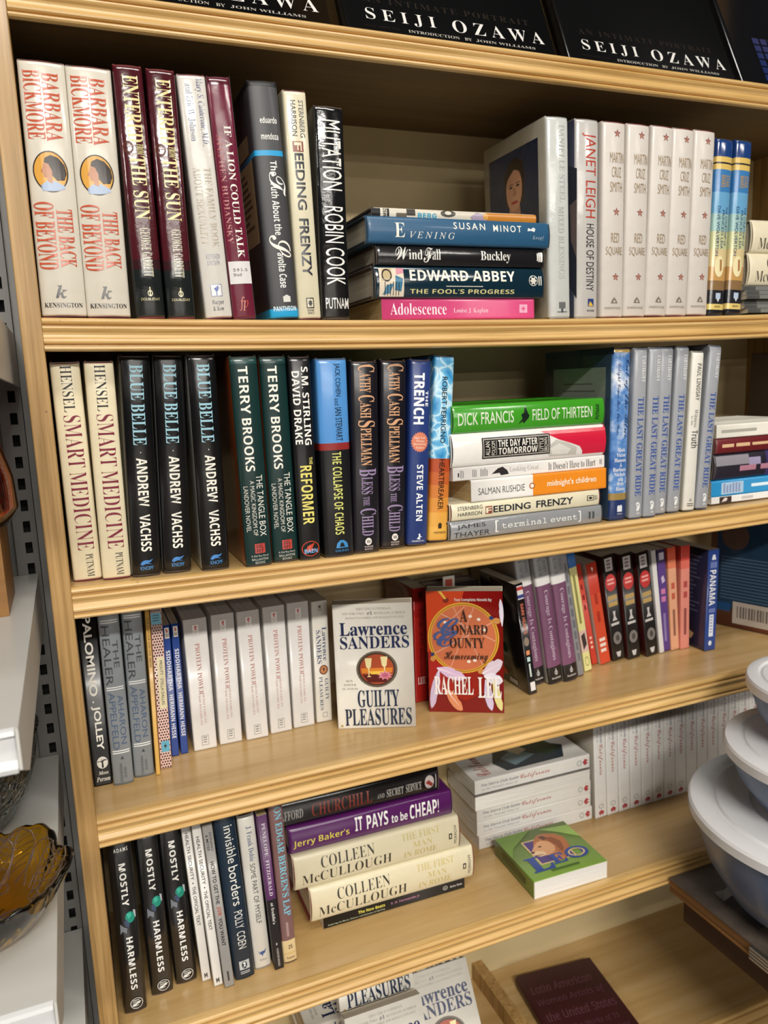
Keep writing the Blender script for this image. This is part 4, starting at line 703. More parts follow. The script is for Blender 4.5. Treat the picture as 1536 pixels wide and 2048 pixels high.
# design, pose, x, y, z, lean, turn, thickness, height, label, group (metres and radians)
BOOKS = [
    ('bick', 'stand', 0.0223, 0.0060, 0.0076, 0.0087, 0.0000, 0.0430, 0.2443, 'ivory hardcover with red lettering and portrait medallion, against the left post', 'ivory medallion hardcovers'),
    ('bick', 'stand', 0.0656, 0.0060, 0.0067, 0.0089, 0.0000, 0.0430, 0.2443, 'ivory hardcover with red lettering and portrait medallion, beside the first maroon book', 'ivory medallion hardcovers'),
    ('entered', 'stand', 0.1080, 0.0080, 0.0057, -0.0106, 0.0000, 0.0293, 0.2511, 'maroon glossy hardcover with cream title, next to the ivory medallion book', 'maroon hardcovers with cream titles'),
    ('entered', 'stand', 0.1396, 0.0080, 0.0050, -0.0069, 0.0000, 0.0293, 0.2511, 'maroon glossy hardcover with cream title, next to the white worn book', 'maroon hardcovers with cream titles'),
    ('family', 'stand', 0.1802, 0.0080, 0.0049, -0.0462, 0.0000, 0.0295, 0.2498, 'worn white hardcover with pale blue and tan lettering and a torch emblem', None),
    ('lion', 'stand', 0.2085, 0.0080, 0.0043, -0.0464, 0.0000, 0.0255, 0.2508, 'slim dark red hardcover with a white library label low on its spine', None),
    ('truth', 'stand', 0.2538, 0.0060, 0.0038, -0.0400, 0.0000, 0.0327, 0.2510, 'charcoal hardcover with a bright blue band and blue foot, white lower case lettering', None),
    ('feeding', 'stand', 0.2837, 0.0060, 0.0030, -0.0184, 0.0000, 0.0264, 0.2455, 'cream hardcover with black title and brown square initial, standing on the top row', None),
    ('mutation', 'stand', 0.3145, 0.0040, 0.0027, 0.0120, 0.0000, 0.0346, 0.2320, 'short black glossy hardcover with tall thin white capitals on the top row', None),
    ('blessings', 'stand', 0.6223, 0.0040, 0.0014, -0.0143, 0.0000, 0.0323, 0.2471, 'pale grey hardcover with embossed silvery title and a portrait on its side', None),
    ('destiny', 'stand', 0.6667, 0.0080, 0.0014, 0.0026, 0.0000, 0.0352, 0.2491, 'light grey hardcover with long red name and black title below', None),
    ('square', 'stand', 0.7083, 0.0080, 0.0017, 0.0053, 0.0000, 0.0363, 0.2491, 'off-white hardcover with three small red stars, leftmost of five', 'off-white star hardcovers'),
    ('square', 'stand', 0.7457, 0.0080, 0.0021, 0.0145, 0.0000, 0.0363, 0.2491, 'off-white hardcover with three small red stars, second of the five', 'off-white star hardcovers'),
    ('square', 'stand', 0.7823, 0.0080, 0.0028, 0.0303, 0.0000, 0.0363, 0.2491, 'off-white hardcover with three small red stars, middle one of the five', 'off-white star hardcovers'),
    ('square', 'stand', 0.8201, 0.0100, 0.0031, 0.0280, 0.0000, 0.0363, 0.2491, 'off-white hardcover with three small red stars, fourth of the five', 'off-white star hardcovers'),
    ('square', 'stand', 0.8579, 0.0100, 0.0036, 0.0273, 0.0000, 0.0363, 0.2491, 'off-white hardcover with three small red stars, rightmost of five', 'off-white star hardcovers'),
    ('courtship', 'stand', 0.8932, 0.0120, 0.0041, 0.0415, 0.0000, 0.0291, 0.2408, 'blue and gold glossy hardcover with yellow bands, touching the off-white star books', 'blue and gold hardcovers'),
    ('courtship', 'stand', 0.9270, 0.0120, 0.0047, 0.0454, 0.0000, 0.0291, 0.2408, 'blue and gold glossy hardcover with yellow bands, beside the lying cream books', 'blue and gold hardcovers'),
    ('hensel', 'stand', 0.0180, 0.0268, -0.2737, -0.0036, 0.0000, 0.0298, 0.2380, 'cream hardcover with tall dark red title, against the left post', 'cream hardcovers with dark red titles'),
    ('hensel', 'stand', 0.0481, 0.0196, -0.2741, 0.0118, 0.0000, 0.0298, 0.2380, 'cream hardcover with tall dark red title, touching the first black blue-lettered book', 'cream hardcovers with dark red titles'),
    ('belle', 'stand', 0.0794, 0.0165, -0.2742, 0.0335, 0.0000, 0.0313, 0.2434, 'black hardcover with light blue title, leftmost of three, beside the cream book', 'black hardcovers with light blue titles'),
    ('belle', 'stand', 0.1135, 0.0177, -0.2746, 0.0384, 0.0000, 0.0313, 0.2434, 'black hardcover with light blue title, middle one of the three', 'black hardcovers with light blue titles'),
    ('belle', 'stand', 0.1557, 0.0094, -0.2756, 0.0066, 0.0000, 0.0313, 0.2434, 'black hardcover with light blue title, rightmost of three, beside the green book', 'black hardcovers with light blue titles'),
    ('brooks', 'stand', 0.2050, 0.0035, -0.2761, -0.0118, 0.0000, 0.0313, 0.2408, 'dark green hardcover with white title and red publisher square, its orange side showing', 'dark green hardcovers'),
    ('brooks', 'stand', 0.2389, 0.0097, -0.2765, -0.0069, 0.0000, 0.0313, 0.2408, 'dark green hardcover with white title and red publisher square, beside the yellow-titled black book', 'dark green hardcovers'),
    ('reformer', 'stand', 0.2679, 0.0057, -0.2769, -0.0020, 0.0000, 0.0260, 0.2401, 'black hardcover with white names, big yellow title and round rocket emblem', None),
    ('chaos', 'stand', 0.3041, 0.0035, -0.2771, 0.0065, 0.0000, 0.0378, 0.2366, 'thick hardcover, sky blue above a red stripe and black below', None),
    ('bless', 'stand', 0.3407, 0.0065, -0.2770, 0.0290, 0.0000, 0.0349, 0.2329, 'near-black hardcover with copper and violet lettering, beside the blue and black book', 'near-black hardcovers with ornate lettering'),
    ('bless', 'stand', 0.3788, 0.0137, -0.2770, 0.0426, 0.0000, 0.0349, 0.2329, 'near-black hardcover with copper and violet ornate lettering, beside the navy book', 'near-black hardcovers with ornate lettering'),
    ('trench', 'stand', 0.4105, 0.0111, -0.2771, 0.0585, 0.0000, 0.0278, 0.2329, 'navy hardcover with bold white title and a salmon starburst sticker', None),
    ('heartbreaker', 'stand', 0.4426, 0.0173, -0.2770, 0.0735, 0.0000, 0.0276, 0.2370, 'hardcover with pool water pattern above and orange fading to yellow below', None),
    ('outblue', 'stand', 0.7232, 0.0120, -0.2775, 0.0223, 0.0000, 0.0299, 0.2403, 'blue hardcover with clouds, gold bands and small white names, beside the lying stack', None),
    ('ride', 'stand', 0.7497, 0.0059, -0.2774, 0.0260, 0.0000, 0.0225, 0.2393, 'grey hardcover with blue title, leftmost, beside the cloud book', 'grey hardcovers with blue titles'),
    ('ride', 'stand', 0.7724, 0.0035, -0.2772, 0.0306, 0.0000, 0.0225, 0.2393, 'grey hardcover with blue title, second of the grey ones from the cloud book', 'grey hardcovers with blue titles'),
    ('ride', 'stand', 0.7981, 0.0120, -0.2770, 0.0373, 0.0000, 0.0225, 0.2393, 'grey hardcover with blue title, third of the grey ones from the cloud book', 'grey hardcovers with blue titles'),
    ('ride', 'stand', 0.8228, 0.0116, -0.2766, 0.0517, 0.0000, 0.0225, 0.2393, 'grey hardcover with blue title, just left of the white book', 'grey hardcovers with blue titles'),
    ('witness', 'stand', 0.8476, 0.0074, -0.2765, 0.0489, 0.0000, 0.0211, 0.2319, 'white hardcover with small dark lettering standing among the grey books', None),
    ('ride', 'stand', 0.8721, 0.0071, -0.2759, 0.0800, 0.0000, 0.0225, 0.2393, 'grey hardcover with blue title, leaning just right of the white book', 'grey hardcovers with blue titles'),
    ('palomino', 'stand', 0.0113, 0.0804, -0.5416, 0.0022, 0.0000, 0.0211, 0.2290, 'black paperback with chunky white title and tree emblem against the left post', None),
    ('healer', 'stand', 0.0346, 0.0706, -0.5415, 0.0052, 0.0000, 0.0238, 0.2265, 'grey hardcover with white double bands, beside the black paperback at the left', 'grey banded hardcovers'),
    ('healer', 'stand', 0.0596, 0.0792, -0.5414, 0.0139, 0.0000, 0.0238, 0.2265, 'grey hardcover with white double bands, beside the thin yellow book', 'grey banded hardcovers'),
    ('bride', 'stand', 0.0756, 0.0759, -0.5415, 0.0209, 0.0000, 0.0049, 0.2250, 'very thin mustard yellow paperback with small brown title', None),
    ('polka', 'stand', 0.0869, 0.0898, -0.5415, 0.0210, 0.0000, 0.0138, 0.2220, 'thin pink paperback with black polka dots and a cream title panel', None),
    ('siddhartha', 'stand', 0.1020, 0.1184, -0.5415, 0.0129, 0.0000, 0.0094, 0.1774, 'small navy paperback with white title, touching the polka dot book', 'small navy paperbacks'),
    ('siddhartha', 'stand', 0.1140, 0.1202, -0.5416, 0.0069, 0.0000, 0.0094, 0.1774, 'small navy paperback with white title, touching the first white paperback', 'small navy paperbacks'),
    ('protein', 'stand', 0.1415, 0.1198, -0.5415, -0.0053, 0.0000, 0.0299, 0.1798, 'white paperback with thin red title, leftmost of five', 'white paperbacks with thin red titles'),
    ('protein', 'stand', 0.1759, 0.1229, -0.5415, 0.0046, 0.0000, 0.0299, 0.1798, 'white paperback with thin red title, second of the five from the left', 'white paperbacks with thin red titles'),
    ('protein', 'stand', 0.2116, 0.1200, -0.5414, -0.0104, 0.0000, 0.0299, 0.1798, 'white paperback with thin red title, middle one of the five', 'white paperbacks with thin red titles'),
    ('protein', 'stand', 0.2461, 0.1247, -0.5416, -0.0031, 0.0000, 0.0299, 0.1798, 'white paperback with thin red title, fourth of the five from the left', 'white paperbacks with thin red titles'),
    ('protein', 'stand', 0.2794, 0.1268, -0.5416, 0.0022, 0.0000, 0.0299, 0.1798, 'white paperback with thin red title, rightmost of five', 'white paperbacks with thin red titles'),
    ('sanders', 'stand', 0.3097, 0.1288, -0.5415, 0.0087, 0.0000, 0.0226, 0.1761, 'white navy-lettered paperback with round picture, shelved spine outwards', 'white navy-lettered paperbacks'),
    ('conard', 'stand', 0.4612, 0.1275, -0.5415, 0.0079, 0.0000, 0.0206, 0.1741, 'red paperback shelved spine outwards, just left of the red face-out book', 'red feather paperbacks'),
    ('hearts', 'stand', 0.6204, 0.0748, -0.5406, -0.1370, 0.0000, 0.0141, 0.1751, 'leaning black paperback with a white sticker at the foot of its spine', None),
    ('courage', 'stand', 0.6476, 0.1000, -0.5397, -0.1429, 0.0000, 0.0260, 0.2140, 'plum and grey hardcover with black foot, leftmost of three', 'plum hardcovers with black feet'),
    ('courage', 'stand', 0.6743, 0.0915, -0.5397, -0.1429, 0.0000, 0.0260, 0.2140, 'plum and grey hardcover with black foot, middle one of the three', 'plum hardcovers with black feet'),
    ('courage', 'stand', 0.7009, 0.0895, -0.5397, -0.1428, 0.0000, 0.0260, 0.2140, 'plum and grey hardcover with black foot, rightmost of three', 'plum hardcovers with black feet'),
    ('greyslim', 'stand', 0.7250, 0.0988, -0.5407, -0.1648, 0.0000, 0.0112, 0.2100, 'slim grey hardcover leaning against the plum books', None),
    ('lemon', 'stand', 0.7485, 0.1128, -0.5404, -0.1735, 0.0000, 0.0141, 0.2050, 'pale yellow paperback with a blue head, leaning beside the slim grey book', None),
    ('redslim', 'stand', 0.7757, 0.1320, -0.5406, -0.1970, 0.0000, 0.0105, 0.1754, 'slim red paperback leaning beside the pale yellow one', None),
    ('redwide', 'stand', 0.7922, 0.1253, -0.5399, -0.1764, 0.0000, 0.0197, 0.1750, 'orange-red paperback leaning against the black books with red discs', None),
    ('blackred', 'stand', 0.8219, 0.1287, -0.5398, -0.1428, 0.0000, 0.0247, 0.1822, 'black paperback with red disc and gold lettering, leftmost of three', 'black paperbacks with red discs'),
    ('blackred', 'stand', 0.8489, 0.1234, -0.5402, -0.1140, 0.0000, 0.0247, 0.1822, 'black paperback with red disc and gold lettering, middle one of three', 'black paperbacks with red discs'),
    ('blackred', 'stand', 0.8834, 0.1195, -0.5399, -0.1420, 0.0000, 0.0247, 0.1822, 'black paperback with red disc and gold lettering, rightmost of three', 'black paperbacks with red discs'),
    ('whiteslim', 'stand', 0.9056, 0.1223, -0.5410, -0.1280, 0.0000, 0.0093, 0.1808, 'very slim white paperback between the black and the purple ones', None),
    ('purple', 'stand', 0.9186, 0.1260, -0.5408, -0.0945, 0.0000, 0.0160, 0.1790, 'purple paperback with pink lettering', None),
    ('peach', 'stand', 0.9354, 0.1242, -0.5410, -0.0730, 0.0000, 0.0169, 0.1803, 'peach paperback with an orange-red head, beside the purple one', None),
    ('rose', 'stand', 0.9536, 0.1212, -0.5414, -0.0222, 0.0000, 0.0188, 0.1806, 'rose pink paperback with a red head, left of the blue paperback', None),
    ('panama', 'stand', 0.9833, 0.0954, -0.5414, 0.0184, 0.0000, 0.0232, 0.1742, 'blue paperback with white capitals, its dark side cover showing', None),
    ('harmless', 'stand', 0.0206, 0.0468, -0.8321, 0.0001, 0.0000, 0.0277, 0.2340, 'black glossy hardcover with white title and green creature, leftmost of three', 'black hardcovers with a green creature'),
    ('harmless', 'stand', 0.0550, 0.0632, -0.8320, -0.0087, 0.0000, 0.0277, 0.2340, 'black glossy hardcover with white title and green creature, middle one of three', 'black hardcovers with a green creature'),
    ('harmless', 'stand', 0.0861, 0.0692, -0.8318, -0.0224, 0.0000, 0.0277, 0.2340, 'black glossy hardcover with white title and green creature, rightmost of three', 'black hardcovers with a green creature'),
    ('health', 'stand', 0.1106, 0.0625, -0.8319, -0.0436, 0.0000, 0.0113, 0.2290, 'thin white paperback with small black title, touching the black glossy hardcover', 'thin white paperbacks'),
    ('health', 'stand', 0.1233, 0.0473, -0.8318, -0.0482, 0.0000, 0.0113, 0.2290, 'thin white paperback with small black title, touching the thin grey paperback', 'thin white paperbacks'),
    ('job', 'stand', 0.1361, 0.0390, -0.8318, -0.0511, 0.0000, 0.0125, 0.2310, 'thin grey paperback with black title and one word in red', None),
    ('borders', 'stand', 0.1577, 0.0435, -0.8315, -0.0489, 0.0000, 0.0263, 0.2360, 'dark blue-green hardcover with large white lower case title', None),
    ('dobie', 'stand', 0.1838, 0.0518, -0.8316, -0.0406, 0.0000, 0.0222, 0.2226, 'white hardcover with grey title and a blue horns emblem', None),
    ('penelope', 'stand', 0.2029, 0.0421, -0.8318, -0.0417, 0.0000, 0.0125, 0.2233, 'thin purple and black paperback with white lettering', None),
    ('edgar', 'stand', 0.2196, 0.0463, -0.8318, -0.0298, 0.0000, 0.0187, 0.2340, 'brown-mauve hardcover with pale blue title and a cream foot', None),
    ('adolescence', 'flat', 0.5850, 0.0100, 0.0017, 0.0000, 0.0000, 0.0244, 0.2121, 'bright pink paperback at the bottom of the top row stack', None),
    ('abbey', 'flat', 0.5983, 0.0040, 0.0265, 0.0000, 0.0000, 0.0373, 0.2369, 'dark teal hardcover with white title and a small picture, in the top row stack', None),
    ('windfall', 'flat', 0.5985, 0.0040, 0.0641, 0.0000, 0.0000, 0.0232, 0.2340, 'black hardcover with white swash title lying under the blue one', None),
    ('evening', 'flat', 0.6021, -0.0020, 0.0875, 0.0000, 0.0000, 0.0310, 0.2497, 'teal blue hardcover with spaced white lettering lying in the top row stack', None),
    ('berg', 'flat', 0.5886, 0.0100, 0.1188, 0.0000, 0.0000, 0.0112, 0.2238, 'thin hardcover with mixed cream, blue and orange spine, topmost of the top row stack', None),
    ('terminal', 'flat', 0.6966, 0.0120, -0.2780, 0.0000, 0.0000, 0.0250, 0.2417, 'silver grey glossy hardcover at the bottom of the second row stack', None),
    ('feeding', 'flat', 0.6922, 0.0120, -0.2527, 0.0000, 0.0000, 0.0225, 0.2352, 'cream hardcover with black title and brown square initial, lying in the second row stack', None),
    ('midnight', 'flat', 0.7015, 0.0120, -0.2299, 0.0000, 0.0000, 0.0286, 0.2130, 'half white half orange paperback lying in the second row stack', None),
    ('looking', 'flat', 0.7015, 0.0160, -0.2010, 0.0000, 0.0000, 0.0173, 0.2368, 'thin white paperback with grey title lying under the white and red book', None),
    ('day', 'flat', 0.7006, 0.0120, -0.1834, 0.0000, 0.0000, 0.0428, 0.2394, 'thick white and red hardcover with a black title box, lying under the green book', None),
    ('francis', 'flat', 0.7015, 0.0140, -0.1403, 0.0000, 0.0000, 0.0358, 0.2378, 'bright green hardcover with white title and jumping horse, topmost of its stack', None),
    ('photo', 'flat', 1.1014, 0.0200, -0.2738, 0.0000, 0.0000, 0.0104, 0.2000, 'thin white paperback with a photo patch, bottom of the right hand stack', None),
    ('skyblue', 'flat', 1.1006, 0.0200, -0.2631, 0.0000, 0.0000, 0.0240, 0.2000, 'sky blue paperback lying on the thin white one at the right edge', None),
    ('plum', 'flat', 1.1396, 0.0200, -0.2388, 0.0000, 0.0000, 0.0399, 0.2350, 'dark purple hardcover lying in the right hand stack on the second row', None),
    ('maroon', 'flat', 1.1360, 0.0200, -0.1986, 0.0000, 0.0000, 0.0235, 0.2300, 'dark red hardcover with cream lettering lying in the right hand stack', None),
    ('pale', 'flat', 1.1075, 0.0200, -0.1748, 0.0000, 0.0000, 0.0200, 0.2000, 'white and yellow paperback, topmost of the right hand stack on the second row', None),
    ('beats', 'flat', 0.5019, 0.0850, -0.8321, 0.0000, -0.0200, 0.0175, 0.2225, 'thin black paperback with yellow and pink lettering at the bottom of the bottom row stack', None),
    ('rome', 'flat', 0.5156, 0.0770, -0.8144, 0.0000, -0.0200, 0.0515, 0.2565, 'thick cream hardcover with thin black name, lower of two', 'thick cream hardcovers'),
    ('rome', 'flat', 0.4955, 0.0810, -0.7626, 0.0000, -0.0200, 0.0515, 0.2565, 'thick cream hardcover with thin black name, under the purple book', 'thick cream hardcovers'),
    ('cheap', 'flat', 0.4877, 0.0890, -0.7108, 0.0000, -0.0200, 0.0390, 0.2507, 'purple hardcover with yellow and white lettering lying in the bottom row stack', None),
    ('churchill', 'flat', 0.4699, 0.0950, -0.6715, 0.0000, -0.0200, 0.0376, 0.2485, 'black glossy hardcover with dark red title, topmost of the bottom row stack', None),
    ('guide', 'flat', 0.7883, 0.1550, -0.8322, 0.0000, -0.0220, 0.0240, 0.2195, 'white guidebook lying at the bottom of the white pile', 'white guidebooks in the pile'),
    ('guide', 'flat', 0.7851, 0.1550, -0.8079, 0.0000, -0.0220, 0.0240, 0.2195, 'white guidebook lying second from the bottom of the white pile', 'white guidebooks in the pile'),
    ('guide', 'flat', 0.7850, 0.1550, -0.7836, 0.0000, -0.0220, 0.0240, 0.2195, 'white guidebook lying third from the bottom, middle of the white pile', 'white guidebooks in the pile'),
    ('guide', 'turned', 0.5632, 0.2570, -0.7593, 0.0000, -0.0220, 0.0240, 0.2195, 'white guidebook lying in the white pile with its blank page edges out', 'white guidebooks in the pile'),
    ('guide', 'flat', 0.7826, 0.1550, -0.7350, 0.0000, -0.0220, 0.0240, 0.2195, 'white guidebook with a dark picture cover, topmost of the white pile', 'white guidebooks in the pile'),
]

# ---------------------------------------------------------------- the room around
fl = MB().box(-6, -16, -1.34, 5, 1.2, -1.30, ramp_mat('speckled_floor', (9, 9, 9), [(.35, '4d463f'), (.65, '5d554c')], .35, 1.0, 0, .2, 0)).build('floor')
fl['kind'] = 'structure'
wl = MB().box(-4, .62, -1.3, 5, .70, 1.9, M('9a958c', .8)).build('wall_back')
wl['kind'] = 'structure'

# ---------------------------------------------------------------- bookcase
SHELF_Z = [('A', .3165, 0.0), ('B', .007, .0064), ('C', -.2742, .0045), ('D', -.542, 0.0), ('E', -.8325, 0.0), ('F', -1.16, 0.0)]
XMID, HALF, WIDE = .56, .56, 1.22
def sag_of(s):
    return lambda x: -s * max(0.0, 1 - ((x - XMID) / HALF) ** 2)
case = thing('bookcase', 'wide honey-coloured wooden bookcase with moulded shelf edges, filled with books', 'bookcase')
MOULD = [(.0128, 0), (.005, 0), (.0022, -.0006), (.0006, -.0019), (.0, -.0036), (.0005, -.0053), (.0018, -.0066), (.0042, -.0073), (.0042, -.0083), (.0006, -.0087), (-.0010, -.0093), (-.0014, -.0108),
         (-.0006, -.0128), (.0008, -.0150), (.0014, -.0172), (.0008, -.0194), (-.0006, -.0214), (-.0016, -.0234), (-.0014, -.0252), (.0002, -.0266), (.0026, -.0272), (.0024, -.0281), (-.0008, -.0285),
         (-.0024, -.0296), (-.0028, -.0312), (-.0018, -.0328), (.0008, -.0338), (.0030, -.0340), (.0030, -.0196), (.0128, -.0194)]
def side(name, x0, x1):
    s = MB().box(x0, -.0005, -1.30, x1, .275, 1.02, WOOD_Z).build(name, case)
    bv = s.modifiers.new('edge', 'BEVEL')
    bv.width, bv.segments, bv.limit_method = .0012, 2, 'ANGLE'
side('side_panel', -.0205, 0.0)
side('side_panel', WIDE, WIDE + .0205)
MB().box(-.002, .262, -1.18, WIDE + .002, .27, 1.0, BACKING).build('back_panel', case)
for key, z, sg in SHELF_Z:
    xs = [WIDE * i / 32 for i in range(33)]
    dz = sag_of(sg)
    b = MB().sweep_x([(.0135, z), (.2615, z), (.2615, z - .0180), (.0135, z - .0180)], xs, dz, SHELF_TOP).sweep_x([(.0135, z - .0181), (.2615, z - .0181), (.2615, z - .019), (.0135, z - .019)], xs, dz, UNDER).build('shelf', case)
    m_ = MB().sweep_x([(y, z + q) for y, q in MOULD], xs, dz, WOOD_X).build('moulding', b)
MB().box(.603, .02, -1.16, .623, .262, -1.128, WOOD_Z).build('partition', case)
MB().box(.0, .03, -1.30, WIDE, .05, -1.195, WOOD_X).build('kick_board', case)

# ---------------------------------------------------------------- put the books where they stand, lean or lie
def pose(o, kind, x, y, z, lean, turn, w, hh):
    T = Matrix.Translation
    if kind == 'stand':
        m = T((x, y, z)) @ Matrix.Rotation(turn, 4, 'Z') @ Matrix.Rotation(lean, 4, 'Y')
    elif kind == 'flat':
        m = T((x, y, z + w / 2)) @ Matrix.Rotation(turn, 4, 'Z') @ Matrix.Rotation(-math.pi / 2, 4, 'Y')
    elif kind == 'turned':
        m = T((x, y, z + w / 2)) @ Matrix.Rotation(turn + math.pi, 4, 'Z') @ Matrix.Rotation(-math.pi / 2, 4, 'Y')
    elif kind == 'face':
        ev = Vector((math.cos(turn), math.sin(turn), 0))
        nv = Vector((math.sin(turn), -math.cos(turn), 0))
        up = Vector((0, 0, 1)) * math.cos(lean) - nv * math.sin(lean)
        nn = nv * math.cos(lean) + Vector((0, 0, 1)) * math.sin(lean)
        q = Vector((x, y, z)) - nn * w / 2
        m = Matrix(((nn.x, ev.x, up.x, q.x), (nn.y, ev.y, up.y, q.y), (nn.z, ev.z, up.z, q.z), (0, 0, 0, 1)))
    else:
        c, s = math.cos(turn), math.sin(turn)
        m = Matrix(((0, c, -s, x), (0, s, c, y), (1, 0, 0, z + w / 2), (0, 0, 0, 1)))
    o.matrix_world = m

PROTO = {}
def place(design, kind, x, y, z, lean, turn, w, hh, label, group=None, depth=None):
    k = (design, round(w, 4), round(hh, 4), depth)
    if k in PROTO:
        o = dup(PROTO[k])
        o['label'] = label
    else:
        o = make_book(D[design], w, hh, depth or D[design]['d'], label, group)
        PROTO[k] = o
    pose(o, kind, x, y, z, lean, turn, w, hh)
    return o
NAMED = {}
for row in BOOKS:
    NAMED.setdefault(row[0], []).append(place(*row))

# library label on the dark red book
lion = NAMED['lion'][0]
lw, lh = next((b[7], b[8]) for b in BOOKS if b[0] == 'lion')
lb = MB()
Ps = lambda u, v, ep: (u - lw / 2, .10 * lw * (2 * (u - lw / 2) / lw) ** 2 - ep, lh - v)
mark(lb, r('d9d7d6', .03, .755, .97, .85), lw, lh, Ps, .0006, True, .5, 0, 0)
mark(lb, h('591.5', 'm', '26262a', .2, .785, .82, .797), lw, lh, Ps, .0008, True, .5, 0, 0)
mark(lb, h('Bud', 'm', '26262a', .2, .805, .55, .817), lw, lh, Ps, .0008, True, .5, 0, 0)
lb.build('library_label', lion)['label'] = 'white library label'

# face-out books on the third row
A_GP = math.atan2(.0562 - .099, .4174 - .3185)
place('sanders', 'face', .3190, .0970, -.5418, .0, A_GP, .0226, .1780, 'white navy-lettered paperback standing face out, wine glasses in its round picture', 'white navy-lettered paperbacks', .1075)
A_CC = math.atan2(.0393 - .0924, .5465 - .4553)
place('conard', 'face', .4560, .0915, -.5418, .0, A_CC, .026, .1790, 'red paperback with hoop and feathers standing face out', 'red feather paperbacks', .1065)
tb = place('torn', 'face', .496, .19, -.5418, .0, -.02, .03, .158, 'dark worn hardcover behind the red face-out book, only its top showing', None)
MB().box(.0151, .035, .125, .0153, .055, .168, M('e6ded2', .5)).box(.0153, .039, .15, .0155, .051, .163, M('c8503a', .5)).build('paper_tag', tb)
# a big book standing at the right end of the third row, its back cover turned to us
place('barcode', 'stand', 1.1688, .024, -.5418, .0, .32, .026, .228, 'large dark blue book with orange border and a barcode panel at the right end', None)
place('grimy', 'stand', 1.170, .03, -.2735, .03, .03, .026, .225, 'dull brown book standing at the right end of the second row', None, .165)
# right end of the top row: two lying cream books on a pile of grey magazines
for i in range(6):
    place('glossies', 'flat', 1.205 - .003 * (i % 2), .016 + .004 * (i % 3), .0073 + .0066 * i, 0, 0, .0064, .248, ['bottom', 'second from the bottom', 'third from the bottom', 'fourth from the bottom', 'fifth from the bottom', 'topmost'][i] + ' grey magazine at the right end of the top row', 'grey magazines')
place('cream', 'flat', 1.2, .02, .0471, 0, 0, .0465, .240, 'lower cream hardcover lying on the grey magazines', 'lying cream hardcovers')
place('cream', 'flat', 1.204, .02, .0939, 0, 0, .0465, .240, 'upper cream hardcover lying at the right end of the top row', 'lying cream hardcovers')
# white guidebooks standing along the back of the bottom row
ORD = ['first', 'second', 'third', 'fourth', 'fifth', 'sixth', 'seventh', 'eighth', 'ninth', 'tenth', 'eleventh', 'twelfth', 'thirteenth', 'fourteenth', 'fifteenth', 'sixteenth']
for i in range(16):
    place('guide', 'stand', .8060 + .0251 * i, .152, -.8320, -.035, 0, .0240, .2195, 'white guidebook standing in the row behind bowls, %s from left' % ORD[i], 'white guidebooks standing in a row', .1)
place('leo', 'lie', .5815, .0175, -.8322, 0, -.03, .0275, .12, 'green square paperback with a lion head lying near the shelf edge', None, .129)
# lowest shelf
place('latin', 'lie', .640, .012, -1.1597, 0, -.12, .018, .205, 'dark maroon book lying flat on the lowest shelf', None, .152)
GP2 = 'white navy-lettered book on the lowest shelf, '
for x, y, z, hb, tl, tn, wh in ((.3038, .1116, -.9968, .150, .33, -.02, 'leaning at the back, left one'), (.397, .1336, -1.0212, .172, .33, -.02, 'leaning at the back, right one'),
                        (.2960, .0112, -1.1525, .192, .33, -.02, 'leaning in front, left one'), (.4020, .0370, -1.1488, .185, .55, -.02, 'leaning in front beside the partition')):
    place('sanders', 'face', x, y, z, tl, tn, .02, hb, GP2 + wh, 'white navy-lettered books on the lowest shelf', .12)
for i in range(5):
    place('sanders', 'flat', .455 + .002 * (i % 2), .140, -1.1597 + .0262 * i, 0, 0, .026, .197, GP2 + 'lying in the left pile, %s' % ['bottom one', 'second from the bottom', 'middle one', 'second from the top', 'top one'][i], 'white navy-lettered books on the lowest shelf', .12)
# large black books leaning back on the top ledge
TOPB = 'large black book with spaced white capitals on the top ledge, '
place('conductor', 'face', .052, .034, .3262, .42, 0, .022, .31, TOPB + 'leftmost one', 'large black books', .283)
place('conductor', 'face', .3535, .034, .3262, .42, 0, .022, .31, TOPB + 'middle one', 'large black books', .283)
place('conductor_photo', 'face', .6560, .034, .3262, .42, 0, .022, .31, TOPB + 'beside the window-pane book', 'large black books', .283)
place('window_grid', 'face', .9500, .034, .3262, .42, 0, .022, .29, 'dark book with small blue window panes at the right end of the top ledge', None, .255)

# ---------------------------------------------------------------- grey shop shelving on the left
STEEL = M('73726f', .45, .04, 30)
WHITE_STEEL = M('c4c3be', .35, .03, 30, .2)
DARK_STEEL = M('949492', .5, .05, 30)
SLOT = M('0c0c0c', .8)
gon = thing('gondola_rack', 'grey metal shop rack with a slotted upright, left of the bookcase', 'rack')
up = MB()
xa, xb = -.0475, -.0395
X0, X1, YU = -.0585, -.0335, .146
zz, edges_ = -1.30, []
z0 = -1.29
while z0 < .9:
    a, b = z0, z0 + .0135
    up.box(X0, YU, zz, X1, YU + .002, a, STEEL)
    up.box(X0, YU, a, xa, YU + .002, b, STEEL).box(xb, YU, a, X1, YU + .002, b, STEEL)
    zz = b
    z0 += .0258
up.box(X0, YU, zz, X1, YU + .002, 1.0, STEEL)
up.box(X0, YU + .02, -1.30, X1, YU + .022, 1.0, SLOT)
up.box(X0, YU + .002, -1.3, X0 + .002, YU + .02, 1.0, STEEL).box(X1 - .002, YU + .002, -1.3, X1, YU + .02, 1.0, STEEL)
up.build('slotted_upright', gon)
MB().box(-.0330, YU + .012, -1.30, -.0215, YU + .03, 1.0, DARK_STEEL).build('end_post', gon)
MB().box(-1.2, YU + .024, -1.30, X0, YU + .03, 1.0, STEEL).build('back_sheet', gon)
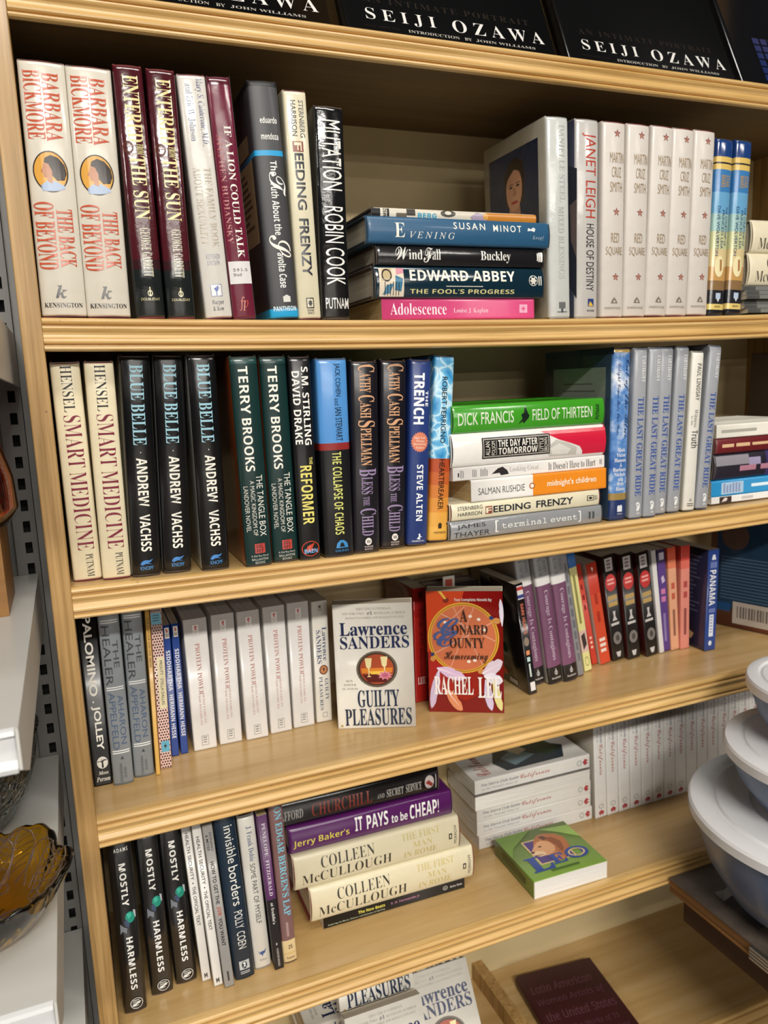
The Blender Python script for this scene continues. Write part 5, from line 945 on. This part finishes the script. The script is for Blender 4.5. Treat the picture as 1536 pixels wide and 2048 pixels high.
def metal_shelf(z, yf, xr):
    s = MB()
    s.box(-1.1, yf + .003, z - .003, xr - .0022, YU - .002, z, WHITE_STEEL)
    vs = [(xr - .0022, yf, z), (xr - .0022, YU - .002, z), (xr - .0022, YU - .002, z - .06), (xr - .0022, yf + .05, z - .053), (xr - .0022, yf, z - .029)]
    k = [(x + .0022, y, q) for x, y, q in vs]
    s.add(vs + k, [(0, 1, 2, 3, 4), (9, 8, 7, 6, 5), (0, 5, 6, 1), (1, 6, 7, 2), (2, 7, 8, 3), (3, 8, 9, 4), (4, 9, 5, 0)], WHITE_STEEL)
    o = s.build('shelf', gon)
    q = MB()
    prof = [(yf + .003, z), (yf - .001, z - .001), (yf - .002, z - .004), (yf + .004, z - .006), (yf + .004, z - .022), (yf - .002, z - .027), (yf - .001, z - .0305), (yf + .003, z - .031)]
    q.sweep_x(prof, [-1.1, xr - .0025], lambda x: 0, M('d2d3d4', .3, .03, 30, .3), True)
    q.build('price_rail', o)
    return o
metal_shelf(-.284, -.335, -.0368)
metal_shelf(-.519, -.295, -.0375)
metal_shelf(.0, -.335, -.0330)
metal_shelf(-.765, -.30, -.034)

def glass(name, col, rough=.03, bump=0.0, dens=0.0):
    m = bpy.data.materials.new(name)
    m.use_nodes = True
    nt = m.node_tree
    b = nt.nodes['Principled BSDF']
    b.inputs['Base Color'].default_value = lin(col)
    b.inputs['Transmission Weight'].default_value = 1.0
    b.inputs['Roughness'].default_value = rough
    b.inputs['IOR'].default_value = 1.48
    if bump:
        tc = nt.nodes.new('ShaderNodeTexCoord')
        v = nt.nodes.new('ShaderNodeTexVoronoi')
        v.inputs['Scale'].default_value = bump
        nt.links.new(tc.outputs['Object'], v.inputs['Vector'])
        bp = nt.nodes.new('ShaderNodeBump')
        bp.inputs['Strength'].default_value = .7
        bp.inputs['Distance'].default_value = .003
        nt.links.new(v.outputs['Distance'], bp.inputs['Height'])
        nt.links.new(bp.outputs['Normal'], b.inputs['Normal'])
    return m
# amber pressed-glass bowl with a leafy scalloped rim
AMBER = glass('amber_glass', 'dfae22', .04)
def leafy(a, rr, z, j):
    t_ = rr / .074
    lob = abs(math.sin(3.5 * a + .4))
    k = t_ * t_
    veins = .0012 * math.sin(26 * a + 30 * t_) * k
    return rr * (1 + .11 * k * (lob - .5)), z + .007 * k * (lob - .5) + veins
bo = [(.0, 0), (.028, 0), (.036, .001), (.048, .010), (.060, .024), (.069, .038), (.074, .049), (.0755, .0515), (.073, .0525), (.066, .043), (.056, .030), (.044, .0165), (.032, .0075), (.0, .006)]
ab = MB().lathe(bo, AMBER, 160, wob=leafy).build('glass_bowl')
ab.location = (-.098, -.188, -.5185)
ab.rotation_euler = (0, 0, .5)
tag(ab, 'amber glass bowl with leaf relief and scalloped rim on the white metal shelf', 'bowl')
DARKAMBER = glass('dark_amber_relief', '8a4a08', .3)
inner = [(.0, .0063), (.032, .0078), (.044, .0168), (.056, .0303), (.066, .0433), (.073, .0523)]
def on_bowl(a, q):
    q = max(0.0, min(.999, q)) * (len(inner) - 1)
    k = int(q)
    f_ = q - k
    rr = inner[k][0] + (inner[k + 1][0] - inner[k][0]) * f_
    z = inner[k][1] + (inner[k + 1][1] - inner[k][1]) * f_
    r2, z2 = leafy(a, rr, z, 0)
    return Vector(((r2 - .0006) * math.cos(a), (r2 - .0006) * math.sin(a), z2 + .0006))
def rib(mb, pts, rad):
    n0 = len(pts)
    vs, fs = [], []
    for i, q in enumerate(pts):
        d = (pts[min(i + 1, n0 - 1)] - pts[max(i - 1, 0)]).normalized()
        s = d.cross(Vector((0, 0, 1))).normalized()
        u = s.cross(d)
        for k in range(5):
            an = 1.2566 * k
            vs.append(q + (s * math.cos(an) + u * math.sin(an)) * rad)
    for i in range(n0 - 1):
        for k in range(5):
            a, b = i * 5 + k, i * 5 + (k + 1) % 5
            fs.append((a, b, b + 5, a + 5))
    mb.add(vs, fs, m_rel, True)
m_rel = DARKAMBER
rel = MB()
for L_ in range(14):
    a0 = 2 * math.pi * L_ / 14 + .12 * (L_ % 2)
    wd = .30
    rib(rel, [on_bowl(a0 + .06 * math.sin(3 * q), .42 + .57 * q) for q in [i / 10 for i in range(11)]], .0006)
    for sgn in (-1, 1):
        rib(rel, [on_bowl(a0 + sgn * wd * math.sin(math.pi * min(1, .15 + q * .85)) ** .8, .40 + .58 * q) for q in [i / 12 for i in range(13)]], .0007)
        for vn in range(6):
            v0 = .48 + .075 * vn
            rib(rel, [on_bowl(a0 + sgn * wd * .8 * q, v0 + .11 * q) for q in (0, .25, .5, .75, 1)], .0004)
for k in range(26):
    rn_ = random.Random(k)
    a0, q0 = rn_.uniform(0, 6.28), rn_.uniform(.12, .42)
    rib(rel, [on_bowl(a0 + .16 * math.cos(x), q0 + .06 * math.sin(x)) for x in [6.2832 * i / 12 for i in range(13)]], .0006)
rel.build('leaf_relief', ab)
# clear pressed-glass bowl behind it
CLEAR = glass('clear_pressed_glass', 'dfe3e2', .06, 170)
cb = MB().lathe([(0, 0), (.05, 0), (.066, .006), (.082, .03), (.092, .06), (.097, .095), (.099, .1), (.096, .1005), (.088, .062), (.078, .034), (.062, .012), (.0, .007)], CLEAR, 120).build('glass_bowl')
cb.location = (-.146, .01, -.5185)
tag(cb, 'clear textured glass bowl between the two white metal shelves', 'bowl')
# red-orange glass vase with a rounded foot on the upper white shelf
RED = glass('orange_red_glass', 'd05a1c', .05)
va = MB().lathe([(0, 0), (.03, 0), (.052, .004), (.062, .02), (.060, .05), (.050, .09), (.045, .13), (.047, .16), (.044, .16), (.042, .13), (.047, .09), (.056, .05), (.057, .022), (.048, .009), (0, .007)], RED, 96).build('glass_vase')
va.location = (-.1005, -.035, -.1962)
tag(va, 'orange-red glass vase on a wooden box at the left edge', 'vase')
bx = MB().box(-.07, -.05, 0, .07, .05, .0875, ramp_mat('brown_board', (8, 8, 40), [(.3, '7a5226'), (.7, '956a36')], .5)).build('wooden_box')
bx.location = (-.128, .008, -.2838)
tag(bx, 'plain brown wooden box on the upper white metal shelf', 'box')

# ---------------------------------------------------------------- bowls on the dark stand at the right
ST = (.8125, -.4, 1.5, -.004)
stand = thing('display_stand', 'dark laminate display stand with worn plywood edge, in front of the bookcase', 'stand')
LAM = ramp_mat('worn_dark_laminate', (14, 14, 14), [(.3, '463d37'), (.5, '5b5149'), (.72, '72685f')], .4, 1.0, 0, .1, .03)
PLY = ramp_mat('raw_plywood_edge', (4, 4, 330), [(.3, '4a2c12'), (.5, '7a5226'), (.7, '94693a')], .7, 1.0, 0, 0, .2)
MB().box(ST[0], -.75, -.8535, ST[2], -.0065, -.8505, LAM).build('laminate_top', stand)
MB().box(ST[0] + .001, -.75, -.8735, ST[2], -.007, -.8537, PLY).build('plywood_core', stand)
tr = MB()
for i in range(4):
    tr.box(ST[0] - .003, -.75, -.8590 - .005 * i, ST[0] + .0008, -.164, -.8557 - .005 * i, M('a8a49e', .3, .05, 30, 0, 0, .8))
tr.box(ST[0] - .0015, -.75, -.875, ST[0] + .0009, -.164, -.8535, M('3a3836', .4))
tr.build('metal_edge_trim', stand)
BROWN = ramp_mat('dark_brown_side', (6, 6, 30), [(.3, '38210f'), (.7, '4c2f17')], .6)
MB().box(ST[0] + .0175, -.72, -.921, ST[0] + .036, -.02, -.8737, BROWN).box(ST[0] + .036, -.039, -.921, ST[2] - .03, -.02, -.8737, BROWN).build('apron', stand)
for lx in (ST[0] + .30, ST[2] - .09):
    for ly in (-.70, -.10):
        MB().box(lx, ly, -1.30, lx + .05, ly + .05, -.8737, BROWN).build('leg', stand)
# a crumpled scrap of clear film stuck on the laminate
sc = MB()
rn = random.Random(3)
gp = [[(.842 + .02 * i + rn.uniform(-.004, .004), -.152 + .022 * j + rn.uniform(-.004, .004), -.8497 + rn.uniform(0, .0035)) for i in range(5)] for j in range(5)]
sc.add([q for row in gp for q in row], [(j * 5 + i, j * 5 + i + 1, j * 5 + i + 6, j * 5 + i + 5) for i in range(4) for j in range(4)], M('3a3430', .12, .1, 60, .8))
tag(sc.build('plastic_scrap'), 'crumpled dark film scrap on the display stand beside the largest bowl', 'scrap')
BLUE = M('55698a', .35, .03, 20, .2)
LID = M('dcdcde', .32, .02, 20, .2)
def mixing_bowl(cx, cy, z, R, H, label, zc):
    rt = thing('mixing_bowl', label, 'bowl', (cx, cy, z), 'lidded blue bowls')
    b0 = R * .50
    MB().lathe([(0, 0), (b0 * .92, 0), (b0, .003), (b0 + (R - b0) * .42, H * .22), (b0 + (R - b0) * .72, H * .5), (b0 + (R - b0) * .88, H * .8), (R * .955, H - .012), (R * .955, H - .006), (R * .93, H - .006),
                (b0 + (R - b0) * .84, H * .78), (b0 + (R - b0) * .66, H * .5), (b0 + (R - b0) * .36, H * .24), (b0 * .9, .006), (0, .006)], BLUE, 128).build('bowl_body', rt, 30)
    MB().lathe([(0, H - .0055), (R * .50, H - .0055), (R * .54, H - .0045), (R * .57, H + .001), (R * .80, H + .002), (R * .815, H - .0012), (R * .835, H - .0012), (R * .86, H + .0025), (R * .93, H + .003), (R * .985, H + .0015), (R, H - .002), (R, H - .014), (R * .985, H - .015), (R * .975, H - .008), (R * .96, H - .0052), (0, H - .0075)], LID, 128).build('lid', rt, 24)
    return rt
mixing_bowl(.95, -.172, -.8503, .190, .166, 'largest blue bowl with pale lid, standing on the dark display stand', 0)
mixing_bowl(.942, -.176, -.6894, .142, .102, 'middle-sized blue bowl with pale lid, stacked on the largest bowl', 0)
mixing_bowl(.944, -.166, -.5926, .110, .096, 'smallest blue bowl with pale lid, topmost of the stack', 0)
